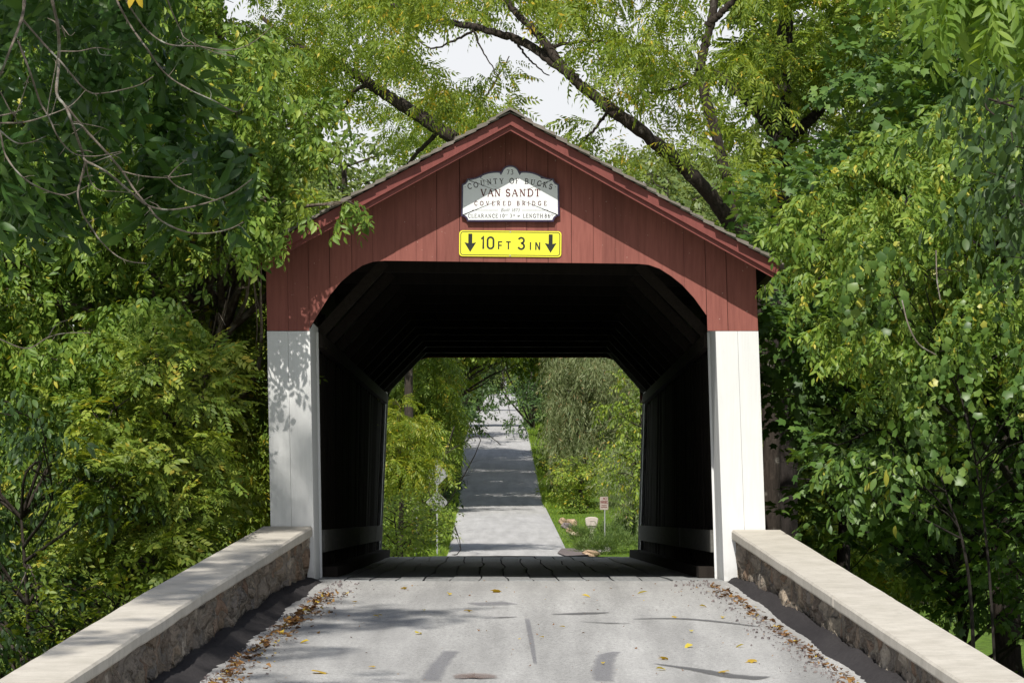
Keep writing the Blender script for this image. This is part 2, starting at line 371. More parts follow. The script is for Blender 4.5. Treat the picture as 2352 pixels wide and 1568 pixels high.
def terrain_z(x, y):
    zr = road_z(y); u = np.abs(x - road_x(y))
    near = y < 0.3
    low = np.interp(y, [-400, -60, -25, -8, 0, 6, 14, 22, 30, 60, 110], [-1.8, -1.9, -2.0, -2.3, -2.6, -3.3, -4.1, -3.5, -2.5, -2.2, -1.4])
    hill = zr + 0.04 * np.clip(u - 6, 0, 60)
    side = np.where(y < 110, low, hill)
    t2 = sstep((y - 80) / 60.0); side = np.where(y > 80, low * (1 - t2) + hill * t2, side)
    h0 = np.where(y < 0.3, np.where(y > WEND - 1, 2.95 + 0.076 * np.abs(np.minimum(y, 0)), 4.0), 3.2)
    w = sstep((u - h0) / np.where(y < 0.3, 1.2, 3.0))
    z = (zr - 0.07) * (1 - w) + side * w
    inb = (y > 0.45) & (y < 29.2)
    z = np.where(inb, np.minimum(low, -1.0), z)
    bumps = 0.12 * np.sin(x * 0.9 + 1.3 * np.sin(y * 0.35)) * np.sin(y * 0.7 + x * 0.2)
    return z + np.where(inb, bumps, bumps * w)

def grid_sheet(name, xs, ys, zf, mat, kind='structure'):
    X, Y = np.meshgrid(xs, ys); Z = zf(X, Y)
    V = np.stack([X, Y, Z], -1).reshape(-1, 3); nx = len(xs); ny = len(ys)
    i = np.arange(ny - 1)[:, None] * nx; j = np.arange(nx - 1)[None, :]
    Q = np.stack([i + j, i + j + 1, i + nx + j + 1, i + nx + j], -1).reshape(-1, 4)
    o = mesh_obj(name, V, Q, mat, None, True)
    if kind: o['kind'] = kind
    return o
xs = np.unique(np.concatenate([np.linspace(-1500, -60, 14), np.linspace(-60, -12, 25), np.arange(-12, 12.01, 0.4), np.linspace(12, 60, 25), np.linspace(60, 1500, 14)]))
ys = np.unique(np.concatenate([np.linspace(-400, -60, 10), np.arange(-60, -24, 2.0), np.arange(-24, 0, 0.5), [0.3, 0.5], np.arange(1, 29, 1.0), [29.0, 29.3], np.arange(30, 60, 1.0), np.arange(60, 320, 4.0), np.arange(320, 820, 20.0), np.linspace(820, 3000, 20)]))
ground = grid_sheet('ground', xs, ys, terrain_z, M['ground'])
tag(ground, 'grassy earth banks of the creek valley and lane verges', 'ground')

BERM = 0.30
ys = np.concatenate([np.arange(-110, -22, 2.0), np.arange(-22, 0.001, 0.25)])
def road_edges(y):
    l = np.where(y > WEND, -2.24 + 0.0731 * y + 0.05, -3.72) ; r = np.where(y > WEND, 2.46 - 0.0786 * y - 0.05, 4.06)
    return l, r
V = []
nx = 9
for y in ys:
    l, r = road_edges(y)
    for t in np.linspace(0, 1, nx):
        V.append((l + (r - l) * t, y, float(road_z(y)) - 0.05 * (2 * t - 1) ** 2 * min(1, -y / 4 if y < 0 else 0)))
V = np.array(V); n = len(ys)
i = np.arange(n - 1)[:, None] * nx; j = np.arange(nx - 1)[None, :]
Q = np.stack([i + j, i + j + 1, i + nx + j + 1, i + nx + j], -1).reshape(-1, 4)
road = mesh_obj('road', V, Q, M['asphalt'], None, True); road['kind'] = 'structure'
tag(road, 'pale worn asphalt road rising to the bridge entrance', 'road')

ys = np.concatenate([np.arange(29.6, 140, 2.0), np.arange(140, 330, 3.0), np.arange(330, 1300, 15.0)])
V = []
for y in ys:
    hw = 2.45 if y < 300 else 2.5
    for t in np.linspace(-1, 1, 5): V.append((float(road_x(y)) + hw * t, y, float(road_z(y)) + 0.02 - 0.03 * t * t))
V = np.array(V); n = len(ys); nx = 5
i = np.arange(n - 1)[:, None] * nx; j = np.arange(nx - 1)[None, :]
Q = np.stack([i + j, i + j + 1, i + nx + j + 1, i + nx + j], -1).reshape(-1, 4)
lane = mesh_obj('lane', V, Q, M['asphalt_far'], None, True); lane['kind'] = 'structure'
tag(lane, 'narrow grey lane climbing the hill beyond the bridge', 'lane')
mb = MB()
pts = [at(1290, 1236, 183), at(1318, 1244, 183), at(1342, 1258, 180), at(1352, 1275, 176), at(1300, 1280, 174), at(1280, 1262, 178)]
dv = [(float(p[0]), float(p[1]), float(road_z(p[1])) + 0.035) for p in pts]
mb.add(dv, [list(range(len(dv)))[::-1]])
dr = mb.build('driveway', M['drive']); dr['kind'] = 'structure'; tag(dr, 'brown asphalt driveway mouth beside the mailbox', 'driveway')
cr = MB().add([(-60, 7.5, -3.75), (60, 7.5, -3.75), (60, 21, -3.75), (-60, 21, -3.75)], [(0, 1, 2, 3)]).build('creek', M['water']); cr['kind'] = 'structure'
tag(cr, 'dark creek passing under the bridge', 'creek')

def on_road(px, py):
    for d in np.arange(36, 50.0, 0.02):
        p = at(px, py, d)
        if p[2] <= road_z(d + CAMY): return np.array([p[0], p[1], float(road_z(p[1]))])
    return at(px, py, 49.9)
def road_surf(x, y):
    l, r = road_edges(np.array(y)); t = (x - l) / (r - l)
    return float(road_z(y)) - 0.05 * (2 * t - 1) ** 2 * min(1, max(0, -y / 4))

def decal(name, px, wpx, mat, lift=0.006, label=None, rag=0.25, seed=1):
    """A mark that follows the road: centre line in picture points, half width in points."""
    r = random.Random(seed); P = [on_road(a, b) for a, b in px]; n = max(8, 6 * (len(P) - 1))
    C = curve_pts(P, n); vs = []; fs = []; fade = []
    m = len(C)
    for i, c in enumerate(C):
        t = i / (m - 1); k = np.interp(t, np.linspace(0, 1, len(wpx)), wpx) * (1 + rag * (r.random() - 0.5))
        tg = C[min(i + 1, m - 1)] - C[max(i - 1, 0)]; nr = np.array([-tg[1], tg[0]]); nr = nr / (np.linalg.norm(nr) + 1e-9)
        for s in (-1, -.45, .45, 1):
            x = c[0] + nr[0] * s * k; y = min(c[1] + nr[1] * s * k, -0.03); vs.append((x, y, road_surf(x, y) + lift))
            fade.append(0.0 if abs(s) == 1 or i in (0, m - 1) else 1.0)
    for i in range(m - 1):
        for j in range(3): fs.append((4 * i + j, 4 * i + j + 1, 4 * i + j + 5, 4 * i + j + 4))
    o = MB().add(vs, fs).build(name, mat, road); a = o.data.attributes.new('fade', 'FLOAT', 'POINT'); a.data.foreach_set('value', np.array(fade, dtype=np.float32))
    return o
decal('dark_streak', [(1262, 1411), (1330, 1409), (1402, 1405)], [0.01, 0.09, 0.13, 0.02], M['streak'], 0.006, seed=2)  # thin dark streaks laid on the near road surface
decal('dark_streak', [(1450, 1420), (1560, 1417), (1650, 1422), (1745, 1431)], [0.02, 0.09, 0.07, 0.03], M['streak'], 0.006, seed=3)
decal('dark_streak', [(1330, 1427), (1400, 1430), (1450, 1430)], [0.01, 0.05, 0.02], M['streak'], 0.007, seed=4)
decal('dark_streak', [(1130, 1419), (1190, 1417)], [0.01, 0.06, 0.02], M['streak'], 0.007, seed=5)
decal('dark_streak', [(1210, 1418), (1220, 1470), (1230, 1530)], [0.03, 0.035, 0.03, 0.02], M['tyre'], 0.008, seed=6)
decal('dark_streak', [(1500, 1522), (1600, 1535), (1680, 1548), (1760, 1552)], [0.02, 0.10, 0.16, 0.18], M['streak'], 0.006, seed=7)
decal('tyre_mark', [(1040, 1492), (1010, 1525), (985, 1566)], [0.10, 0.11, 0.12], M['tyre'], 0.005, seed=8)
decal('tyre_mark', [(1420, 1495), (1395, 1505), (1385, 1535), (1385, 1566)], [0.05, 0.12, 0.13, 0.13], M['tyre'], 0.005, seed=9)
decal('worn_patch', [(1050, 1560), (1090, 1552), (1128, 1560)], [0.05, 0.35, 0.1], M['patch'], 0.009, seed=10)
decal('worn_patch', [(1080, 1388), (1180, 1384)], [0.25, 0.3], M['tyre'], 0.004, seed=11)

# asphalt kerbs against the walls
for side in (-1, 1):
    vs = []; fs = []; rr = random.Random(5 + side)
    ys = np.arange(-22, -0.01, 0.1); prof = [(0.0, 0.085), (0.05, 0.083), (0.10, 0.074), (0.15, 0.058), (0.20, 0.036), (0.25, 0.014), (0.30, -0.004), (0.35, -0.02), (0.37, -0.08)]
    for y in ys:
        xin = float(wall_in(y, side)) + side * 0.055
        jt = (1 + 0.12 * math.sin(y * 2.1) + 0.10 * (rr.random() - 0.5)) * min(1.0, 0.55 - y * 0.06)
        sh = 0.95 if side < 0 else 0.62
        for dx, dz in prof: vs.append((xin - side * dx * jt * sh, y, road_surf(xin - side * dx, y) + dz * min(1.0, 0.45 - y * 0.25) * (1 + 0.22 * (rr.random() - 0.5)) * (1 + 0.2 * math.sin(y * 3.3)) + 0.012 + 0.014 * (rr.random() - 0.5)))
    k = len(prof)
    for i in range(len(ys) - 1):
        for j in range(k - 1):
            a = i * k + j; q = (a, a + 1, a + k + 1, a + k); fs.append(q if side < 0 else q[::-1])
    e = (len(ys) - 1) * k
    o = MB().add(vs, fs + [[e + j for j in range(k)]]).build('asphalt_kerb', M['tar'], None, None, True); o['kind'] = 'structure'
    tag(o, 'black rolled asphalt kerb along the foot of the %s stone wall' % ('left' if side < 0 else 'right'), 'kerb')

# ------------------------------------------------------------------ parapet walls
def parapet(side):
    nm = 'left' if side < 0 else 'right'
    root = empty('parapet_wall', (side * 2.6, -0.1, -0.1), ('fieldstone parapet wall with shaded pale coping at the left of the road' if side < 0 else 'fieldstone parapet wall with sunlit cream coping at the right of the road'), 'wall', 'stone parapet walls leading to the bridge')
    rng = np.random.default_rng(11 + side)
    # stone body: displaced grid on the road side
    ys = np.arange(WEND, -0.02, 0.07); nz = 16
    cent = rng.uniform(0, 1, (620, 2)) * np.array([-WEND, 2.6])
    heights = rng.uniform(-0.045, 0.05, 620)
    P = np.zeros((len(ys), nz, 3))
    for i, y in enumerate(ys):
        top = float(cop_z(y, side)) - 0.115; bot = float(road_z(y)) - 0.35
        for j in range(nz):
            z = bot + (top - bot) * j / (nz - 1)
            P[i, j] = (float(wall_in(y, side)) + side * 0.07, y, z)
    q = np.stack([-P[..., 1], (P[..., 2] + 1.6) * 1.4], -1).reshape(-1, 2)
    d = np.linalg.norm(q[:, None, :] - cent[None], axis=2); o2 = np.argpartition(d, 2, axis=1)[:, :2]
    dd = np.take_along_axis(d, o2, 1); sw = dd[:, 0] > dd[:, 1]
    near = np.where(sw, o2[:, 1], o2[:, 0]); e = np.abs(dd[:, 0] - dd[:, 1])
    disp = heights[near] * np.clip(e / 0.08, 0, 1) - 0.02 * (e < 0.035) + rng.normal(0, 0.005, len(near))
    P[..., 0] -= side * disp.reshape(len(ys), nz)
    V = P.reshape(-1, 3); n = len(ys)
    i = np.arange(n - 1)[:, None] * nz; j = np.arange(nz - 1)[None, :]
    Q = np.stack([i + j, i + j + 1, i + nz + j + 1, i + nz + j], -1).reshape(-1, 4)
    if side < 0: Q = Q[:, ::-1]
    # back, ends and top close the body
    B = []
    for y in ys:
        xo = float(wall_in(y, side)) + side * 0.50
        B.append((xo, y, -3.2)); B.append((xo, y, float(cop_z(y, side)) - 0.115))
    nb = len(V); V = np.vstack([V, np.array(B)])
    idx = np.arange(n - 1)
    Qb = np.stack([nb + 2 * idx, nb + 2 * idx + 2, nb + 2 * idx + 3, nb + 2 * idx + 1], -1)
    Qt = np.stack([idx * nz + nz - 1, nb + 2 * idx + 1, nb + 2 * idx + 3, (idx + 1) * nz + nz - 1], -1)
    Qe = np.array([[0, nz - 1, nb + 1, nb], [(n - 1) * nz, nb + 2 * (n - 1), nb + 2 * (n - 1) + 1, (n - 1) * nz + nz - 1]])
    mesh_obj('stone_body', V, np.vstack([Q, Qb, Qt, Qe]), M['stone'], root)
    joints = [-0.02, -8.7, -16.0, WEND - 0.05] if side < 0 else [-0.02, -7.6, -14.35, WEND - 0.05]
    for a, b in zip(joints[:-1], joints[1:]):
        mb = MB(); yy = np.arange(b + 0.012, a, 0.4).tolist() + [a - 0.004]; vs = []; fs = []
        rr = random.Random(int(100 + a * 10 + side))
        for y in yy:
            xi = float(wall_in(y, side)) + 0.007 * (rr.random() - 0.5); xo = xi + side * 0.545; z = float(cop_z(y, side)) + 0.004 * (rr.random() - 0.5)
            zb = z - 0.115 + 0.008 * (rr.random() - 0.5)
            vs += [(xi + side * 0.012, y, zb), (xi, y, zb + 0.02), (xi, y, z - 0.022), (xi + side * 0.016, y, z), (xo, y, z), (xo, y, zb)]
        k = 6
        for i in range(len(yy) - 1):
            for j in range(k):
                p, q2 = i * k + j, i * k + (j + 1) % k; f = (p, p + k, q2 + k, q2); fs.append(f if side > 0 else f[::-1])
        e = (len(yy) - 1) * k
        fs += [list(range(k)), [e + j for j in range(k)][::-1]]
        mb.add(vs, fs).build('coping_slab', M['concrete'], root)
    return root
parapet(-1); parapet(1)

# ------------------------------------------------------------------ covered bridge
BL = 29.6; A_ = 2.297; B_ = 2.784; RIDGE = 5.207; SL = 0.546
def warp(V):
    V = V.copy(); x, y, z = V[:, 0].copy(), V[:, 1].copy(), V[:, 2].copy()
    t = np.clip(y / BL, -0.02, 1.02)
    lean = (1 - t) * (-0.027 - 0.0032 * x) + t * (0.038 - 0.0028 * x)
    V[:, 0] = x + 0.083 - 0.13 * t + lean * np.clip(z, -0.4, 3.7)
    V[:, 2] = z - 0.012 * x * np.clip((z - 2.8) / 0.8, 0, 1) * (1 - t)
    return V
bridge = empty('covered_bridge', (0, 0, 0), 'red covered timber bridge with white portal posts and shake roof over the road', 'bridge')
def part(mb, name, mat, parent=bridge, **k): return mb.build(name, mat, parent, warp, **k)
near_curve = [(0, 3.57), (1.44, 3.57), (1.57, 3.558), (1.69, 3.515), (1.82, 3.43), (1.94, 3.33), (2.07, 3.18), (2.20, 2.985), (2.297, 2.83)]
far_curve = [(0, 3.55), (1.60, 3.55), (1.74, 3.51), (1.87, 3.43), (2.0, 3.31), (2.12, 3.17), (2.22, 3.0), (2.297, 2.85)]
def opening(x, c): return float(np.interp(abs(x), [p[0] for p in c], [p[1] for p in c])) if abs(x) < A_ else 2.80
def roof_under(x): return RIDGE - 0.06 - SL * abs(x)
def gable(y0, y1, curve, seed):
    r = random.Random(seed); mb = MB(); x = -B_
    while x < B_ - 1e-6:
        w = r.uniform(0.235, 0.27); x1 = min(x + w, B_)
        if B_ - x1 < 0.1: x1 = B_
        gp = r.choice((0.0008, 0.0014, 0.0022, 0.003)); brk = sorted(set([x + gp, x1 - gp] + [s * p[0] for p in curve for s in (-1, 1) if x + 0.01 < s * p[0] < x1 - 0.01] + ([0.0] if x < -0.01 and x1 > 0.01 else [])))
        jy = r.uniform(-0.005, 0.005); lo = [(q, opening(min(max(q, -A_ + 1e-4), A_ - 1e-4) if abs((x + x1) / 2) < A_ else q, curve)) for q in brk]
        if abs((x + x1) / 2) >= A_: lo = [(q, 2.80 + r.uniform(-0.003, 0.003)) for q in brk]
        up = [(q, roof_under(q)) for q in reversed(brk)]
        for k in range(len(brk) - 1):
            poly = [lo[k], lo[k + 1], (brk[k + 1], roof_under(brk[k + 1])), (brk[k], roof_under(brk[k]))]
            mb.prism_y(poly, y0 + jy, y1 + jy)
        x = x1
    return mb
# split boards share inner edges: merge by building with a small overlap free cut
part(gable(0.0, 0.035, near_curve, 3), 'gable_siding', M['red'])
def backing(y0, y1, curve):
    mb = MB(); xs = sorted(set([-B_ + 0.01, B_ - 0.01, 0.0] + [s * p[0] for p in curve for s in (-1, 1)]))
    for a, b in zip(xs[:-1], xs[1:]):
        la = 2.86 if max(abs(a), abs(b)) > A_ else opening(a, curve) + 0.02; lb = 2.86 if max(abs(a), abs(b)) > A_ else opening(b, curve) + 0.02
        mb.prism_y([(a, la), (b, lb), (b, roof_under(b) - 0.02), (a, roof_under(a) - 0.02)], y0, y1)
    return mb
part(backing(0.05, 0.075, near_curve), 'gable_backing', M['dark_wood'])
part(gable(BL - 0.035, BL, far_curve, 4), 'gable_siding', M['red'])
part(backing(BL - 0.08, BL - 0.05, far_curve), 'gable_backing', M['dark_wood'])
# white portal posts: boards at the front and splayed reveals behind
for s in (-1, 1):
    for yy, d in ((0.0, 1), (BL, -1)):
        mb = MB(); e = sorted((s * A_, s * (A_ + 0.25), s * B_))
        for a, b in zip(e[:-1], e[1:]):
            g = 0.0014
            y0, y1 = sorted((yy - d * 0.004, yy + d * 0.035)); mb.box(a + g, b - g, y0, y1, -0.35 if d > 0 else -0.05, 2.795)
        o = part(mb, 'portal_post', M['white'])
        rv = MB(); ln = 2.15 if d > 0 else 1.1
        ee = np.linspace(0.04, ln, 4)
        for a, b in zip(ee[:-1], ee[1:]):
            y0, y1 = sorted((yy + d * (a + 0.004), yy + d * (b - 0.004))); x0, x1 = sorted((s * (A_ + 0.004), s * (A_ + 0.05)))
            rv.box(x0, x1, y0, y1, -0.08, 2.92)
        part(rv, 'reveal_board', M['white'])
        ct = MB(); y0, y1 = sorted((yy + d * (ln - 0.55), yy + d * (ln - 0.50))); x0, x1 = sorted((s * (A_ - 0.022), s * (A_ + 0.003)))
        ct.box(x0, x1, y0, y1, -0.06, 2.85)
        part(ct, 'corner_strip', M['white'])
# side walls: outer siding and inner vertical boarding
for s in (-1, 1):
    r = random.Random(20 + s)
    mb = MB(); y = 0.04
    while y < BL - 0.04:
        y1 = min(y + r.uniform(0.22, 0.28), BL - 0.036); x0, x1 = sorted((s * 2.735, s * 2.765)); j = r.uniform(-0.003, 0.003)
        top = 3.12 + (r.uniform(-0.05, 0.05) if BL - 6 < y else 0.38)
        mb.box(x0 + j, x1 + j, y + 0.003, y1 - 0.003, -0.5, top); y = y1
    part(mb, 'side_siding', M['red'])
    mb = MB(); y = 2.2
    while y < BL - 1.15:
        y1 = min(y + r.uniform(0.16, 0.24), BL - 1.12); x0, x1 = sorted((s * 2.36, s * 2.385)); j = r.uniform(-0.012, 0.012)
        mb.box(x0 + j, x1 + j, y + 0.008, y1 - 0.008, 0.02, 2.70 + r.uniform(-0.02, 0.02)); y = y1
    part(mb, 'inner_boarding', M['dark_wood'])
    mb = MB(); x0, x1 = sorted((s * 2.26, s * 2.34)); mb.box(x0, x1, 2.2, BL - 1.13, 2.70, 2.86, 12); part(mb, 'wall_plate', M['brace_wood'])
    mb = MB(); nseg = 7; ys_ = np.linspace(2.2, BL - 0.9, nseg)
    for a, b in zip(ys_[:-1], ys_[1:]):
        x0, x1 = sorted((s * (2.27 + r.uniform(-0.01, 0.01)), s * 2.33)); mb.box(x0, x1, a + 0.02, b - 0.02, 0.30, 0.56)
    part(mb, 'guard_rail', M['rail'])
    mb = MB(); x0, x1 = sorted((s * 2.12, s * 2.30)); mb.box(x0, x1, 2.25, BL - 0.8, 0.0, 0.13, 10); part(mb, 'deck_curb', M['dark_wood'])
    # lattice truss planks
    k = 0
    for dirn in (-1, 1):
        mb = MB(); yy = -2.0
        while yy < BL + 2:
            p0 = [yy, 0.2]; p1 = [yy + dirn * 3.0, 3.2]
            ok = True
            for p, q in ((p0, p1), (p1, p0)):
                lim = min(max(p[0], 2.3), BL - 1.2)
                if lim != p[0]:
                    t = (lim - q[0]) / (p[0] - q[0]) if p[0] != q[0] else 0
                    if not 0 < t <= 1: ok = False; break
                    p[1] = q[1] + (p[1] - q[1]) * t; p[0] = lim
            if ok and abs(p0[0] - p1[0]) > 0.2:
                xx = s * (2.50 + 0.04 * dirn); mb.beam((xx, p0[0], p0[1]), (xx, p1[0], p1[1]), 0.26, 0.06, (1, 0, 0))
            yy += 1.2
        part(mb, 'truss_lattice', M['brace_wood'])
# tie beams and knee braces
yy = 2.9
while yy < BL - 1.5:
    part(MB().box(-2.45, 2.45, yy - 0.07, yy + 0.07, 3.60, 3.80), 'tie_beam', M['dark_wood'])
    for s in (-1, 1):
        part(MB().beam((s * 2.34, yy, 2.86), (s * 1.52, yy, 3.72), 0.12, 0.16, (0, 1, 0)), 'knee_brace', M['brace_wood'])
    yy += 2.55
for s in (-1, 1):   # portal knee frames at the far end
    part(MB().beam((s * 2.36, BL - 0.5, 2.98), (s * 1.66, BL - 0.5, 3.74), 0.22, 0.10, (0, 1, 0)), 'knee_brace', M['rail'])
part(MB().box(-2.4, 2.4, BL - 0.6, BL - 0.42, 3.62, 3.80), 'tie_beam', M['dark_wood'])
part(MB().box(-2.4, 2.4, 0.30, 0.48, 3.63, 3.80), 'tie_beam', M['brace_wood'])
# floor
r = random.Random(77); mb = MB(); x = -2.3; n_pl = 15; w = 4.6 / n_pl
edges = [[-2.3 + w * k + (0.02 * math.sin(1.1 * k + 0.45 * y) + 0.012 * math.sin(0.9 * y + 2 * k) if 0 < k < n_pl else 0) for y in np.arange(0.0, BL + 0.01, 0.8)] for k in range(n_pl + 1)]
yv = np.arange(0.0, BL + 0.01, 0.8)
for k in range(n_pl):
    vs = []; fs = []
    dz = r.uniform(-0.006, 0.004)
    for i, y in enumerate(yv):
        g = 0.009; z = dz + 0.006 * math.sin(y * 0.8 + k)
        vs += [(edges[k][i] + g, y, z), (edges[k + 1][i] - g, y, z), (edges[k + 1][i] - g, y, z - 0.07), (edges[k][i] + g, y, z - 0.07)]
    for i in range(len(yv) - 1):
        for j in range(4):
            a = 4 * i + j; b = 4 * i + (j + 1) % 4; fs.append((a, b, b + 4, a + 4))
    fs += [(3, 2, 1, 0), tuple(4 * (len(yv) - 1) + j for j in range(4))]
    mb.add(vs, fs)
part(mb, 'deck_plank', M['deck'])
part(MB().box(-2.6, 2.6, 0.02, BL - 0.02, -0.42, -0.10, 8), 'floor_beam', M['dark_wood'])
# roof: deck, shake courses, barge boards
for s in (-1, 1):
    xe = 2.98; poly = [(0, RIDGE - 0.055), (s * xe, RIDGE - 0.055 - SL * xe), (s * xe, RIDGE - 0.012 - SL * xe), (0, RIDGE - 0.012)]
    if s < 0: poly = poly[::-1]
    mb = MB()
    yy = np.linspace(-0.47, BL + 0.47, 14)
    for a, b in zip(yy[:-1], yy[1:]): mb.prism_y(poly, a, b)
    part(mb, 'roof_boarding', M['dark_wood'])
    r = random.Random(31 + s); nC = 24; cl = 3.06 / nC
    sh = MB()
    for c in range(nC):
        x0 = cl * c; x1 = x0 + cl * 1.9
        y = -0.53 - r.uniform(0.0, 0.07); zb0 = RIDGE - SL * x0; zb1 = RIDGE - SL * min(x1, 3.10) ; x1 = min(x1, 3.10)
        while y < BL + 0.5:
            wd = r.uniform(0.09, 0.2) if y < 0.6 else 1.2
            jj = r.uniform(-0.012, 0.012); th = r.uniform(0.028, 0.042); xb = x1 + r.uniform(-0.015, 0.02)
            zb = RIDGE - SL * xb
            p = [(x0, y, zb0 - 0.010), (xb, y, zb + 0.016), (xb, y + wd - 0.006, zb + 0.016), (x0, y + wd - 0.006, zb0 - 0.010)]
            q = [(a, b, z + t) for (a, b, z), t in zip(p, (0.010, th, th, 0.010))]
            pts = [(s * a, b, z) for a, b, z in p + q]
            if s < 0: pts = [pts[k] for k in (3, 2, 1, 0, 7, 6, 5, 4)]
            sh.hexa(pts); y += wd
    part(sh, 'roof_shakes', M['shake'])
    for yy_, dirn in ((-0.50, 1), (BL + 0.5, -1)):
        for nm, dep, off, x_end, dz in (('barge_board', 0.125, 0.0, 3.02, 0.0), ('barge_trim', 0.175, 0.042, 2.96, -0.012)):
            t0 = RIDGE - 0.014 + dz; poly = [(0, t0 - dep), (s * x_end, t0 - dep - SL * x_end), (s * x_end, t0 - SL * x_end), (0, t0)]
            if s < 0: poly = poly[::-1]
            y0, y1 = sorted((yy_ + dirn * off, yy_ + dirn * (off + 0.04)))
            part(MB().prism_y(poly, y0, y1), nm, M['red_trim'])
mb = MB()
for s in (-1, 1):
    mb.add([], [])
mb.prism_y([(-0.16, RIDGE + 0.02 - SL * 0.16), (0, RIDGE + 0.02), (0.16, RIDGE + 0.02 - SL * 0.16), (0.16, RIDGE + 0.045 - SL * 0.16), (0, RIDGE + 0.05), (-0.16, RIDGE + 0.045 - SL * 0.16)][::-1], -0.60, BL + 0.58)
part(mb, 'ridge_cap', M['shake'])
# abutments carry it over the creek
for y0, y1, lab in ((-0.5, 0.9, 'rubble stone abutment under the near end of the bridge'), (BL - 0.9, BL + 0.5, 'rubble stone abutment under the far end of the bridge')):
    mb = MB(); mb.box(-2.95, 3.05, y0 + (0.55 if y0 < 0 else 0), y1, -4.6, -0.43); o = mb.build('stone_abutment', M['stone']); tag(o, lab, 'abutment')

